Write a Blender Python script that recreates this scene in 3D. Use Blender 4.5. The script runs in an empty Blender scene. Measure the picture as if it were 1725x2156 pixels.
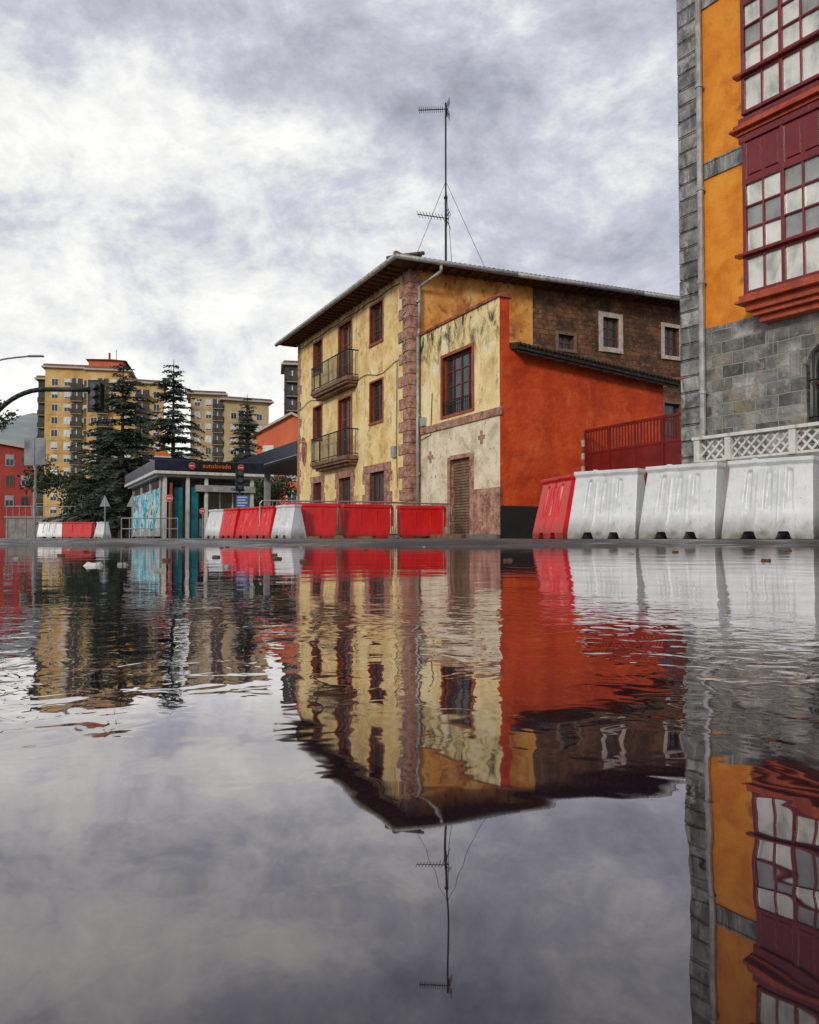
import bpy, math, random, bmesh
from mathutils import Vector, Matrix, noise
R=math.radians
random.seed(7)
scene=bpy.context.scene
col=scene.collection

# ---------------------------------------------------------------- materials
def rgba(c): return (c[0],c[1],c[2],1.0)
def L(nt,a,b): nt.links.new(a,b)
def ramp(nt,fac,stops,interp='LINEAR'):
    r=nt.nodes.new('ShaderNodeValToRGB'); e=r.color_ramp.elements
    r.color_ramp.interpolation=interp
    while len(e)<len(stops): e.new(0.5)
    for i,(p,c) in enumerate(stops):
        e[i].position=p; e[i].color=rgba(c)
    L(nt,fac,r.inputs[0]); return r.outputs[0]
def noisen(nt,vec,scale,detail=5,rough=.55,dist=0.0):
    n=nt.nodes.new('ShaderNodeTexNoise'); n.inputs['Scale'].default_value=scale
    n.inputs['Detail'].default_value=detail; n.inputs['Roughness'].default_value=rough
    n.inputs['Distortion'].default_value=dist
    if vec: L(nt,vec,n.inputs['Vector'])
    return n.outputs[0]
def mapn(nt,vec,scale=(1,1,1),rot=(0,0,0),loc=(0,0,0)):
    m=nt.nodes.new('ShaderNodeMapping'); m.inputs['Scale'].default_value=scale
    m.inputs['Rotation'].default_value=rot; m.inputs['Location'].default_value=loc
    L(nt,vec,m.inputs['Vector']); return m.outputs[0]
def mixc(nt,f,a,b,mode='MIX'):
    m=nt.nodes.new('ShaderNodeMix'); m.data_type='RGBA'; m.blend_type=mode
    if isinstance(f,(int,float)): m.inputs[0].default_value=f
    else: L(nt,f,m.inputs[0])
    for s,v in ((6,a),(7,b)):
        if isinstance(v,tuple): m.inputs[s].default_value=rgba(v)
        else: L(nt,v,m.inputs[s])
    return m.outputs[2]
def math_(nt,op,a,b=None,clamp=False):
    m=nt.nodes.new('ShaderNodeMath'); m.operation=op; m.use_clamp=clamp
    for i,v in enumerate((a,b)):
        if v is None: continue
        if isinstance(v,(int,float)): m.inputs[i].default_value=v
        else: L(nt,v,m.inputs[i])
    return m.outputs[0]
def surf(name,stops,scale=3,detail=7,rough=.8,stretch=(1,1,1),stains=(),bump=.25,bscale=25,bdist=.02,metal=0,brick=None,spec=.4,coat=0,lowdirt=None,topdirt=None):
    m=bpy.data.materials.new(name); m.use_nodes=True; nt=m.node_tree
    b=nt.nodes['Principled BSDF']
    tc=nt.nodes.new('ShaderNodeTexCoord').outputs['Object']
    n=noisen(nt,mapn(nt,tc,stretch),scale,detail,.62,.3)
    if isinstance(stops[0],(int,float)): c=ramp(nt,n,[(0.3,tuple(x*.85 for x in stops)),(0.7,tuple(x*1.12 for x in stops))])
    else:
        k=len(stops); c=ramp(nt,n,[(0.34+0.32*i/(k-1),s) for i,s in enumerate(stops)])
    hgt=noisen(nt,tc,bscale,6,.6)
    if brick:
        ax,bw,bh,mc,var=brick
        sp=nt.nodes.new('ShaderNodeSeparateXYZ'); L(nt,tc,sp.inputs[0])
        cb=nt.nodes.new('ShaderNodeCombineXYZ'); L(nt,sp.outputs[ax],cb.inputs[0]); L(nt,sp.outputs[2],cb.inputs[1])
        wob=nt.nodes.new('ShaderNodeVectorMath'); wob.operation='ADD'
        nn=nt.nodes.new('ShaderNodeTexNoise'); nn.inputs['Scale'].default_value=2.5; L(nt,tc,nn.inputs['Vector'])
        sc=nt.nodes.new('ShaderNodeVectorMath'); sc.operation='SCALE'; sc.inputs[3].default_value=.05*bh*4
        L(nt,nn.outputs[1],sc.inputs[0]); L(nt,cb.outputs[0],wob.inputs[0]); L(nt,sc.outputs[0],wob.inputs[1])
        bt=nt.nodes.new('ShaderNodeTexBrick'); L(nt,wob.outputs[0],bt.inputs['Vector'])
        bt.inputs['Scale'].default_value=1; bt.inputs['Brick Width'].default_value=bw; bt.inputs['Row Height'].default_value=bh
        bt.inputs['Mortar Size'].default_value=.011 if bh>.15 else .007; bt.inputs['Mortar Smooth'].default_value=.3
        bt.inputs['Color1'].default_value=(1-var,1-var,1-var,1); bt.inputs['Color2'].default_value=(1+var,1+var,1+var,1); bt.inputs['Mortar'].default_value=(1,1,1,1)
        bt.inputs['Bias'].default_value=0
        c=mixc(nt,1.0,c,bt.outputs[0],'MULTIPLY')
        hgt=math_(nt,'SUBTRACT',hgt,math_(nt,'MULTIPLY',bt.outputs['Fac'],.9))
    for (sc_,st,lo,hi,amt,colr) in stains:
        f=noisen(nt,mapn(nt,tc,st,loc=(sc_*3.1,1.7,sc_)),sc_,8,.68,.4)
        f=math_(nt,'MULTIPLY',ramp(nt,f,[(lo,(0,0,0)),(hi,(1,1,1))]),amt)
        c=mixc(nt,f,c,colr)
    if brick: c=mixc(nt,math_(nt,'MULTIPLY',bt.outputs['Fac'],.85),c,mc)
    if lowdirt or topdirt:
        sp=nt.nodes.new('ShaderNodeSeparateXYZ'); L(nt,tc,sp.inputs[0])
        if lowdirt:
            z1,dc=lowdirt
            f=math_(nt,'SUBTRACT',1,math_(nt,'DIVIDE',sp.outputs[2],z1),True)
            f=math_(nt,'MULTIPLY',f,noisen(nt,tc,7,6)); c=mixc(nt,math_(nt,'MULTIPLY',f,1.5,True),c,dc)
        if topdirt:
            za,zb,dc=topdirt
            f=math_(nt,'DIVIDE',math_(nt,'SUBTRACT',sp.outputs[2],za),zb-za,True)
            g=ramp(nt,noisen(nt,mapn(nt,tc,(1,1,.5)),2.3,10,.74,.6),[(.46,(0,0,0)),(.62,(1,1,1))])
            f=math_(nt,'MULTIPLY',math_(nt,'MULTIPLY',f,g),1.5,True); c=mixc(nt,f,c,dc)
    L(nt,c,b.inputs['Base Color'])
    rr=nt.nodes.new('ShaderNodeMapRange'); rr.inputs[3].default_value=max(.03,rough-.13); rr.inputs[4].default_value=min(1,rough+.13); L(nt,n,rr.inputs[0]); L(nt,rr.outputs[0],b.inputs['Roughness'])
    b.inputs['Metallic'].default_value=metal; b.inputs['Specular IOR Level'].default_value=spec
    b.inputs['Coat Weight'].default_value=coat
    if bump:
        bp=nt.nodes.new('ShaderNodeBump'); bp.inputs['Strength'].default_value=bump; bp.inputs['Distance'].default_value=bdist
        L(nt,hgt,bp.inputs['Height']); L(nt,bp.outputs[0],b.inputs['Normal'])
    return m
V=(1,1,.12)
M={}
M['yellow']=surf('yellow_plaster',[(.70,.47,.17),(.93,.70,.30),(.97,.85,.52)],1.1,stains=[(1.3,(1,1,.6),.50,.62,.5,(.72,.56,.33)),(2.1,(1,1,.8),.56,.62,.7,(.46,.27,.11)),(4.5,(1,1,.45),.58,.68,.5,(.30,.18,.08)),(9,(1,1,1),.60,.65,.8,(.58,.46,.30)),(13,(1,1,.6),.61,.66,.7,(.24,.14,.07)),(30,(1,1,1),.62,.68,.7,(.14,.085,.045))],bump=.8,bscale=7,bdist=.03,topdirt=(8.0,9.5,(.50,.22,.07)),lowdirt=(1.4,(.24,.15,.09)))
M['annexyellow']=surf('annex_plaster',[(.68,.50,.20),(.94,.76,.37),(.97,.89,.60)],1.0,stains=[(1.6,(1,1,.5),.52,.64,.5,(.68,.57,.38)),(3.4,(1,1,.5),.59,.66,.65,(.30,.21,.11)),(10,(1,1,.8),.61,.65,.8,(.30,.19,.09)),(26,(1,1,1),.63,.68,.65,(.14,.09,.05))],bump=.8,bscale=7,bdist=.03,topdirt=(5.2,6.95,(.055,.042,.028)))
M['annexlow']=surf('annex_lower_render',[(.56,.47,.33),(.82,.73,.53),(.90,.84,.67)],1.6,stains=[(1.8,(1,1,.6),.52,.64,.5,(.54,.45,.31)),(4,(1,1,.35),.57,.68,.55,(.30,.20,.11)),(8,(1,1,1),.60,.64,.85,(.28,.16,.08)),(26,(1,1,1),.62,.67,.65,(.18,.12,.08))],bump=.8,bscale=7,bdist=.03)
M['orangewall']=surf('orange_ochre_plaster',[(.56,.18,.035),(.86,.38,.08),(.90,.54,.18)],1.0,stains=[(1.2,(.8,.8,.7),.50,.62,.8,(.44,.125,.03)),(2.4,(1,1,.7),.56,.63,.7,(.17,.06,.025)),(6,(1,1,.4),.60,.70,.55,(.10,.045,.02))],bump=.6,bscale=9,bdist=.03)
M['darkstone']=surf('dark_rubble_stone',[(.050,.026,.015),(.17,.077,.037),(.33,.16,.075)],2.2,brick=(0,.46,.19,(.08,.043,.026),.14),stains=[(1.0,(1,1,1),.46,.58,.7,(.050,.030,.018)),(5,(1,1,1),.55,.62,.55,(.36,.19,.09)),(1.7,(.7,1,1),.54,.60,.65,(.28,.11,.04)),(14,(1,1,1),.60,.66,.7,(.03,.02,.015))],bump=.9,bscale=8,bdist=.04)
M['redwall']=surf('red_orange_plaster',[(.56,.052,.011),(.74,.086,.016),(.83,.125,.028)],1.0,detail=10,stains=[(1.2,(1,1,1),.48,.62,.5,(.48,.042,.012)),(2.8,(1,1,.7),.55,.64,.5,(.86,.175,.045)),(6,(.5,1,1.4),.54,.66,.5,(.40,.038,.013)),(20,(1,1,1),.62,.67,.5,(.30,.04,.018))],bump=.9,bscale=4,bdist=.05)
M['blackband']=surf('black_plinth_paint',(.02,.022,.022),4)
M['quoin']=surf('pink_brown_stone',[(.19,.092,.064),(.44,.22,.155),(.58,.36,.27)],4,stains=[(9,(1,1,1),.54,.62,.85,(.13,.065,.048)),(3,(1,1,1),.55,.62,.6,(.48,.35,.26))],bump=.9,bscale=12,bdist=.03)
M['soffit']=surf('dark_timber_soffit',[(.05,.025,.014),(.16,.075,.035)],6,stretch=(1,.2,1))
M['tile']=surf('clay_roof_tile',[(.07,.045,.035),(.17,.09,.065),(.28,.18,.14)],7,stains=[(6,(1,1,1),.50,.62,.7,(.06,.055,.045)),(3,(1,1,1),.56,.62,.6,(.30,.28,.25))],bump=.3)
M['darktile']=surf('near_black_tile',[(.018,.015,.012),(.055,.04,.03)],7,stains=[(5,(1,1,1),.58,.66,.5,(.16,.12,.10))],bump=.3)  # near-black brown for shed roof tiles, underside and fascia, with random paler patches
M['zinc']=surf('weathered_zinc',[(.28,.28,.27),(.52,.52,.51)],5,rough=.5,metal=.3,stains=[(12,V,.52,.66,.6,(.12,.09,.07))],bump=.1)
M['wood']=surf('brown_joinery',[(.08,.03,.018),(.19,.07,.036)],5,stretch=(1,1,.3),rough=.6)
M['redwood']=surf('red_brown_joinery',[(.24,.055,.025),(.40,.11,.05)],5,rough=.6)
M['glass']=surf('dark_window_glass',[(.010,.013,.015),(.05,.06,.065)],1.3,rough=.13,bump=.05,bscale=3,spec=.8)
M['curtain']=surf('curtained_window_glass',[(.42,.45,.42),(.76,.79,.72),(.92,.93,.88)],1.6,rough=.14,stretch=(1.6,1.6,.9),bump=.03,bscale=4,spec=.8,coat=.7)
M['iron']=surf('black_wrought_iron',(.015,.015,.017),6,rough=.5,metal=.3,bump=.1)
M['slab']=surf('balcony_slab_stone',[(.12,.07,.045),(.32,.18,.11)],5,stains=[(7,V,.5,.7,.6,(.05,.04,.03))])
M['shutter']=surf('rolling_shutter_metal',[(.13,.075,.045),(.28,.18,.11)],3,rough=.55,stains=[(8,V,.50,.66,.6,(.07,.04,.03))])
M['whitestone']=surf('pale_window_surround',[(.42,.35,.29),(.70,.62,.54)],6,stains=[(9,(1,1,1),.54,.64,.6,(.22,.14,.10))])
M['dimstone']=surf('dim_window_surround',[(.14,.085,.06),(.28,.18,.13)],6)
M['copred']=surf('red_parapet_coping',[(.30,.07,.035),(.50,.14,.07)],5,stains=[(6,(1,1,1),.46,.60,.8,(.05,.035,.03))])
M['gate']=surf('red_gate_paint',[(.15,.012,.010),(.26,.020,.015)],2,rough=.45,bump=.08,stains=[(6,V,.54,.7,.5,(.08,.012,.01))])
M['white']=surf('white_paint',[(.60,.60,.56),(.80,.80,.75)],4,rough=.5,stains=[(9,V,.50,.66,.65,(.28,.26,.22))],bump=.15)
M['orange']=surf('orange_stucco',[(.70,.215,.018),(.87,.31,.028),(.91,.39,.05)],2.0,stains=[(2.2,(1,1,.6),.50,.64,.5,(.60,.16,.018)),(6,(1,1,.5),.58,.70,.4,(.92,.46,.10)),(14,(1,1,.4),.60,.72,.4,(.36,.10,.02))],bump=.9,bscale=36,bdist=.016)
M['ashlar']=surf('grey_ashlar_stone',[(.085,.088,.084),(.21,.205,.19),(.37,.36,.33)],2.0,brick=(0,.42,.22,(.38,.37,.34),.60),stains=[(2.3,(1,1,.6),.54,.62,.55,(.34,.27,.18)),(4.5,(1,1,.8),.57,.63,.5,(.46,.44,.39)),(9,(1,1,.10),.60,.70,.55,(.58,.58,.53)),(2.4,(1,1,.5),.56,.67,.6,(.045,.047,.045)),(22,(1,1,1),.61,.67,.6,(.05,.05,.048))],bump=1,bscale=12,bdist=.04)
M['pier']=surf('grey_quoin_stone',[(.10,.105,.10),(.25,.255,.24),(.42,.42,.40)],3,brick=(0,3.0,.30,(.06,.06,.058),.3),stains=[(6,(1,1,.4),.52,.62,.7,(.07,.072,.072)),(5,(1,1,.4),.57,.64,.65,(.54,.54,.51)),(20,(1,1,1),.60,.66,.6,(.05,.05,.05))],bump=.9,bscale=12,bdist=.03)
M['band']=surf('grey_string_course',[(.16,.165,.16),(.34,.345,.33)],5,stretch=(1,1,.4),stains=[(9,V,.46,.58,.8,(.58,.58,.54)),(6,V,.50,.62,.8,(.04,.042,.04))])
M['maroon']=surf('maroon_gloss_paint',[(.16,.014,.016),(.23,.023,.024)],2,rough=.28,bump=.06,coat=.3,stains=[(7,V,.54,.70,.45,(.09,.012,.014)),(5,(1,1,.3),.58,.70,.45,(.38,.11,.11))])
M['cornice']=surf('terracotta_paint',[(.36,.055,.022),(.52,.10,.038)],3,rough=.5,stains=[(8,V,.50,.66,.6,(.16,.03,.018)),(4,(1,1,1),.57,.64,.5,(.60,.16,.06))])
M['whitebar']=surf('grubby_white_plastic',[(.56,.59,.60),(.72,.75,.76),(.83,.86,.87)],2.2,rough=.32,stains=[(3,(1,1,.6),.50,.64,.4,(.52,.54,.55)),(12,(1,1,.3),.58,.68,.5,(.34,.33,.30)),(30,(1,1,1),.63,.67,.7,(.16,.14,.11)),(7,(1,1,.2),.62,.72,.4,(.28,.25,.21))],bump=.2,bscale=5,lowdirt=(.30,(.13,.095,.055)),spec=.5)
M['redbar']=surf('red_plastic',[(.64,.010,.010),(.84,.020,.018)],2.2,rough=.34,stains=[(5,(1,1,.3),.50,.68,.5,(.46,.01,.01)),(14,(1,1,.3),.58,.70,.45,(.20,.04,.03))],bump=.15,bscale=6,lowdirt=(.25,(.18,.03,.02)),spec=.5)
M['steel']=surf('galvanised_steel',[(.24,.25,.26),(.42,.43,.44)],6,rough=.45,metal=.6,bump=.05)
M['dkgreen']=surf('dark_green_metal',[(.010,.022,.018),(.022,.038,.03)],4,rough=.5)
M['signback']=surf('grey_sign_back',[(.15,.17,.19),(.24,.26,.28)],3,rough=.45,metal=.3)
M['navy']=surf('navy_fascia',[(.008,.010,.030),(.020,.024,.060)],2,rough=.3)
M['ltgrey']=surf('light_grey_panel',[(.26,.28,.29),(.42,.44,.44)],3,rough=.5,stains=[(6,V,.52,.7,.4,(.16,.16,.15))])
M['teal']=surf('teal_panel',[(.01,.12,.16),(.02,.22,.28)],3,rough=.4)
M['signred']=surf('sign_red',(.55,.02,.02),3,rough=.4,bump=0)
M['signwhite']=surf('sign_white',(.62,.62,.60),3,rough=.4,bump=0)
M['signblue']=surf('sign_blue',(.02,.10,.36),3,rough=.4,bump=0)
M['signorange']=surf('sign_orange',(.78,.17,.03),3,rough=.4,bump=0)
M['mural']=surf('painted_mural',[(.50,.55,.52),(.03,.45,.66),(.12,.66,.80),(.66,.72,.68),(.52,.56,.52)],1.0,detail=4,stains=[(2.0,(1,1,1.4),.53,.56,.9,(.02,.04,.09)),(3.2,(1,1,.8),.56,.58,.9,(.80,.84,.80)),(3.2,(1,1,1),.63,.65,.9,(.45,.12,.25))],bump=.05)
M['ochre']=surf('ochre_tower_brick',[(.50,.30,.09),(.68,.44,.15),(.76,.54,.23)],.25,stains=[(.5,(1,1,.2),.50,.68,.45,(.40,.24,.10))],brick=(0,2.4,1.4,(.46,.29,.11),.08),bump=.1)
M['ochre2']=surf('beige_block_render',[(.50,.36,.18),(.66,.51,.30)],.2,stains=[(.5,(1,1,.2),.50,.68,.45,(.36,.27,.16))],bump=.1)
M['redblock']=surf('red_block_render',[(.34,.040,.032),(.46,.07,.05)],.3,bump=.1)
M['orangeblock']=surf('orange_block_render',[(.58,.12,.05),(.70,.19,.08)],.3,bump=.1)
M['darkbal']=surf('dark_balcony',[(.035,.030,.025),(.10,.075,.05)],1,bump=0)
M['bark']=surf('tree_bark',[(.035,.025,.018),(.08,.06,.045)],8,bump=.6)
M['needle']=surf('conifer_needles',[(.014,.028,.018),(.042,.070,.045),(.11,.145,.090)],1.2,rough=.75,bump=0)
M['leaf']=surf('broadleaf_foliage',[(.018,.033,.012),(.06,.085,.03)],1.4,rough=.7,bump=0)
M['concrete']=surf('pale_concrete',[(.20,.185,.17),(.36,.34,.31)],2,stains=[(4,V,.50,.66,.6,(.12,.11,.10))])
M['hill']=surf('hazy_hill_vegetation',[(.20,.24,.27),(.27,.31,.30),(.33,.36,.36)],.012,bump=0,rough=1,spec=.1)  # distance haze painted in: vegetation colour greyed and lightened

def asphalt():
    m=bpy.data.materials.new('wet_asphalt'); m.use_nodes=True; nt=m.node_tree; b=nt.nodes['Principled BSDF']
    tc=nt.nodes.new('ShaderNodeTexCoord').outputs['Object']
    n=noisen(nt,mapn(nt,tc,(.7,1.4,1)),.9,8,.6); n2=noisen(nt,tc,90,4,.7)
    c=mixc(nt,ramp(nt,n2,[(.45,(0,0,0)),(.7,(1,1,1))]),ramp(nt,n,[(.35,(.024,.020,.018)),(.7,(.055,.043,.036))]),(.08,.066,.057))
    L(nt,c,b.inputs['Base Color'])
    L(nt,ramp(nt,n,[(.40,(.12,)*3),(.60,(.60,)*3)]),b.inputs['Roughness'])
    bp=nt.nodes.new('ShaderNodeBump'); bp.inputs['Strength'].default_value=.8; bp.inputs['Distance'].default_value=.008
    L(nt,n2,bp.inputs['Height']); L(nt,bp.outputs[0],b.inputs['Normal']); b.inputs['Specular IOR Level'].default_value=.28
    return m
M['asphalt']=asphalt()
def water():
    m=bpy.data.materials.new('puddle_water'); m.use_nodes=True; nt=m.node_tree
    nt.nodes.remove(nt.nodes['Principled BSDF']); out=nt.nodes['Material Output']
    tc=nt.nodes.new('ShaderNodeTexCoord').outputs['Object']
    sp=nt.nodes.new('ShaderNodeSeparateXYZ'); L(nt,tc,sp.inputs[0])
    n0=noisen(nt,mapn(nt,tc,(1.0,1.0,1)),6.0,1,.5)
    n1=noisen(nt,mapn(nt,tc,(1.0,1.0,1)),22,2,.5,.4)
    n2=noisen(nt,mapn(nt,tc,(.9,.9,1),loc=(.2,.3,0)),44,2,.5,.6)
    n3=noisen(nt,mapn(nt,tc,(.7,1.0,1)),5.0,3,.5,.3)
    patch=noisen(nt,mapn(nt,tc,(1,1,1),loc=(.35,.1,0)),3.2,2,.5)
    mr=nt.nodes.new('ShaderNodeMapRange'); mr.interpolation_type='SMOOTHSTEP'
    L(nt,sp.outputs[1],mr.inputs[0]); mr.inputs[1].default_value=.17; mr.inputs[2].default_value=.32
    mr2=nt.nodes.new('ShaderNodeMapRange'); mr2.interpolation_type='SMOOTHSTEP'; mr2.inputs[3].default_value=1; mr2.inputs[4].default_value=.10
    L(nt,sp.outputs[1],mr2.inputs[0]); mr2.inputs[1].default_value=.45; mr2.inputs[2].default_value=1.1
    mk=math_(nt,'MULTIPLY',math_(nt,'MULTIPLY',mr.outputs[0],mr2.outputs[0]),ramp(nt,patch,[(.40,(.22,)*3),(.60,(1,1,1))]))
    h=math_(nt,'MULTIPLY',n0,.0010)
    h=math_(nt,'ADD',h,math_(nt,'MULTIPLY',n1,.00022))
    h=math_(nt,'ADD',h,math_(nt,'MULTIPLY',n3,.0006))
    h=math_(nt,'ADD',h,math_(nt,'MULTIPLY',math_(nt,'MULTIPLY',n2,mk),.00125))
    bp=nt.nodes.new('ShaderNodeBump'); bp.inputs['Strength'].default_value=1; bp.inputs['Distance'].default_value=1
    L(nt,h,bp.inputs['Height'])
    g=nt.nodes.new('ShaderNodeBsdfGlossy'); g.inputs['Color'].default_value=(1,.965,.98,1)
    film=noisen(nt,mapn(nt,tc,(.8,1.2,1)),6.5,6,.6,.6)
    L(nt,ramp(nt,film,[(.46,(.012,)*3),(.66,(.045,)*3)]),g.inputs['Roughness'])
    L(nt,bp.outputs[0],g.inputs['Normal'])
    d=nt.nodes.new('ShaderNodeBsdfDiffuse'); d.inputs['Color'].default_value=(.018,.012,.017,1)
    fr=nt.nodes.new('ShaderNodeLayerWeight'); fr.inputs['Blend'].default_value=.5
    f=ramp(nt,fr.outputs['Facing'],[(.0,(.06,)*3),(.45,(.13,)*3),(.60,(.27,)*3),(.74,(.52,)*3),(.86,(.80,)*3),(1,(.95,)*3)])
    f=math_(nt,'MULTIPLY',f,ramp(nt,noisen(nt,mapn(nt,tc,(.7,1.3,1),loc=(4,2,0)),4.2,8,.66,.5),[(.38,(.82,)*3),(.58,(1,1,1))]))
    mx=nt.nodes.new('ShaderNodeMixShader'); L(nt,f,mx.inputs[0]); L(nt,d.outputs[0],mx.inputs[1]); L(nt,g.outputs[0],mx.inputs[2])
    L(nt,mx.outputs[0],out.inputs[0]); return m
M['water']=water()

# ---------------------------------------------------------------- mesh helper
class MB:
    def __init__(s): s.v=[];s.f=[];s.m=[];s.mats=[]
    def mi(s,k):
        if k not in s.mats: s.mats.append(k)
        return s.mats.index(k)
    def face(s,pts,k):
        b=len(s.v); s.v+= [tuple(p) for p in pts]; s.f.append(tuple(range(b,b+len(pts)))); s.m.append(s.mi(k))
    def box(s,x0,x1,y0,y1,z0,z1,k,tap=0):
        if x0>x1:x0,x1=x1,x0
        if y0>y1:y0,y1=y1,y0
        b=len(s.v)
        s.v+=[(x0,y0,z0),(x1,y0,z0),(x1,y1,z0),(x0,y1,z0),(x0+tap,y0+tap,z1),(x1-tap,y0+tap,z1),(x1-tap,y1-tap,z1),(x0+tap,y1-tap,z1)]
        for q in ((0,3,2,1),(4,5,6,7),(0,1,5,4),(1,2,6,5),(2,3,7,6),(3,0,4,7)):
            s.f.append(tuple(b+i for i in q)); s.m.append(s.mi(k))
    def tube(s,p,q,r,k,n=8,r2=None):
        p=Vector(p);q=Vector(q); d=(q-p)
        if d.length<1e-6: return
        d.normalize(); a=Vector((0,0,1)) if abs(d.z)<.9 else Vector((1,0,0))
        u=d.cross(a).normalized(); w=d.cross(u); r2=r if r2 is None else r2; b=len(s.v)
        for c,rr in ((p,r),(q,r2)):
            for i in range(n):
                t=2*math.pi*i/n; s.v.append(tuple(c+u*math.cos(t)*rr+w*math.sin(t)*rr))
        for i in range(n):
            j=(i+1)%n; s.f.append((b+i,b+j,b+n+j,b+n+i)); s.m.append(s.mi(k))
        s.f.append(tuple(b+i for i in range(n))[::-1]); s.m.append(s.mi(k)); s.f.append(tuple(b+n+i for i in range(n))); s.m.append(s.mi(k))
    def path(s,pts,r,k,n=8):
        for a,b in zip(pts,pts[1:]): s.tube(a,b,r,k,n)
    def wall(s,u0,u1,z0,z1,ops,depth,k,mp,kr=None,ztop=None):
        us=sorted(set([u0,u1]+[o[0] for o in ops]+[o[1] for o in ops])); zs=sorted(set([z0,z1]+[o[2] for o in ops]+[o[3] for o in ops]))
        us=[u for u in us if u0<=u<=u1]; zt=lambda u,z: ztop(u) if (ztop and z==z1) else z
        for a,b in zip(us,us[1:]):
            for c,d in zip(zs,zs[1:]):
                cu,cz=(a+b)/2,(c+d)/2
                if any(o[0]<cu<o[1] and o[2]<cz<o[3] for o in ops): continue
                s.face([mp(a,c,0),mp(b,c,0),mp(b,zt(b,d),0),mp(a,zt(a,d),0)],k)
        for o in ops:
            a,b,c,d=o[:4]; kk=kr or k
            s.face([mp(a,c,0),mp(a,c,depth),mp(a,d,depth),mp(a,d,0)],kk); s.face([mp(b,c,0),mp(b,d,0),mp(b,d,depth),mp(b,c,depth)],kk)
            s.face([mp(a,d,0),mp(a,d,depth),mp(b,d,depth),mp(b,d,0)],kk); s.face([mp(a,c,0),mp(b,c,0),mp(b,c,depth),mp(a,c,depth)],kk)
    def mesh(s,name,recalc=False,smooth=False):
        me=bpy.data.meshes.new(name); me.from_pydata(s.v,[],s.f)
        for k in s.mats: me.materials.append(M[k])
        me.polygons.foreach_set('material_index',s.m)
        if smooth: me.polygons.foreach_set('use_smooth',[True]*len(s.f))
        if recalc:
            bm=bmesh.new(); bm.from_mesh(me); bmesh.ops.remove_doubles(bm,verts=bm.verts,dist=1e-5); bmesh.ops.recalc_face_normals(bm,faces=bm.faces); bm.to_mesh(me); bm.free()
        me.update(); return me
    def obj(s,name,parent=None,loc=(0,0,0),rot=0,recalc=False,smooth=False,bevel=0,**props):
        return mkobj(name,s.mesh(name,recalc,smooth),parent,loc,rot,bevel,**props)
def mkobj(name,me,parent=None,loc=(0,0,0),rot=0,bevel=0,**props):
    o=bpy.data.objects.new(name,me); col.objects.link(o); o.location=loc; o.rotation_euler=(0,0,rot)
    if parent: o.parent=parent
    if bevel:
        md=o.modifiers.new('bevel','BEVEL'); md.width=bevel; md.segments=2; md.limit_method='ANGLE'; md.angle_limit=R(35)
    for k,v in props.items(): o[k]=v
    return o
def root(name,loc,rot,label,category,group=None):
    o=mkobj(name,None,None,loc,rot); o.empty_display_size=.3
    o['label']=label;o['category']=category
    if group:o['group']=group
    return o
def copy_thing(r,loc,rot):
    n=r.copy(); col.objects.link(n); n.location=loc; n.rotation_euler=(0,0,rot)
    for c in list(r.children):
        k=c.copy(); k.parent=n; col.objects.link(k)
    return n
def text_part(body,size,k,name,parent,loc,rot=0,ext=.008):
    cu=bpy.data.curves.new('lettering','FONT'); cu.body=body; cu.size=size; cu.align_x='CENTER'; cu.extrude=ext
    ob=bpy.data.objects.new('lettering',cu); col.objects.link(ob); bpy.context.view_layer.update()
    me=bpy.data.meshes.new_from_object(ob.evaluated_get(bpy.context.evaluated_depsgraph_get()))
    bpy.data.objects.remove(ob); me.transform(Matrix.Rotation(R(90),4,'X')); me.materials.clear(); me.materials.append(M[k])
    return mkobj(name,me,parent,loc,rot)
def window_mesh(w,h,nx,ny,kf,kg,fr=.07,bar=.035):
    b=MB()
    b.face([(fr*.5,0,fr*.5),(w-fr*.5,0,fr*.5),(w-fr*.5,0,h-fr*.5),(fr*.5,0,h-fr*.5)],kg)
    b.box(0,fr,-.05,.03,0,h,kf); b.box(w-fr,w,-.05,.03,0,h,kf)
    b.box(fr,w-fr,-.05,.03,0,fr,kf); b.box(fr,w-fr,-.05,.03,h-fr,h,kf)
    for i in range(1,nx):
        x=w*i/nx; t=bar*(1.6 if nx%2==0 and i==nx//2 else 1); b.box(x-t/2,x+t/2,-.035,.02,fr,h-fr,kf)
    for j in range(1,ny):
        z=h*j/ny; b.box(fr,w-fr,-.03,.018,z-bar/2,z+bar/2,kf)
    return b.mesh('window')

# ---------------------------------------------------------------- frame of the old house
P0=Vector((0,27,0)); TH=math.atan2(.448,.894)
d2=Vector((math.cos(TH),math.sin(TH),0)); d1=Vector((-math.sin(TH),math.cos(TH),0))
def HL(x,y,z=0): return P0+d2*x+d1*y+Vector((0,0,z))

# ---------------------------------------------------------------- ground, water
def gz(x,y):
    d=math.hypot(x*.60,(y-1.2)*1.0)
    n=noise.noise(Vector((x*.45,y*.9,0)))*1.1+noise.noise(Vector((x*1.7,y*3.1,4)))*.45
    if x<-1.5: d-=min(5,(-1.5-x)*.25)
    t=min(1,max(0,(d+n-2.6)/5.6)); t=t*t*(3-2*t)
    z=-.104+.104*t
    if d<8: z+=noise.noise(Vector((x*1.0,y*4.2,9)))*.050*min(1,d/4)+noise.noise(Vector((x*4.0,y*9,3)))*.014*min(1,d/4)
    return min(z,0) if d<9 else z*(1 if d<12 else 0)
xs=[-3000,-1200,-500,-200,-90,-50]+[-35+i*.9 for i in range(28)]+[-10+i*.14 for i in range(144)]+[11,13,16,20,30,60,150,500,1500,3000]
ys=[-3000,-800,-200,-60,-20,-8,-4,-2,-1]+[-.6+i*.07 for i in range(189)]+[12.8,13.5,15,17,20,25,35,60,120,300,900,2500,4000]
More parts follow.
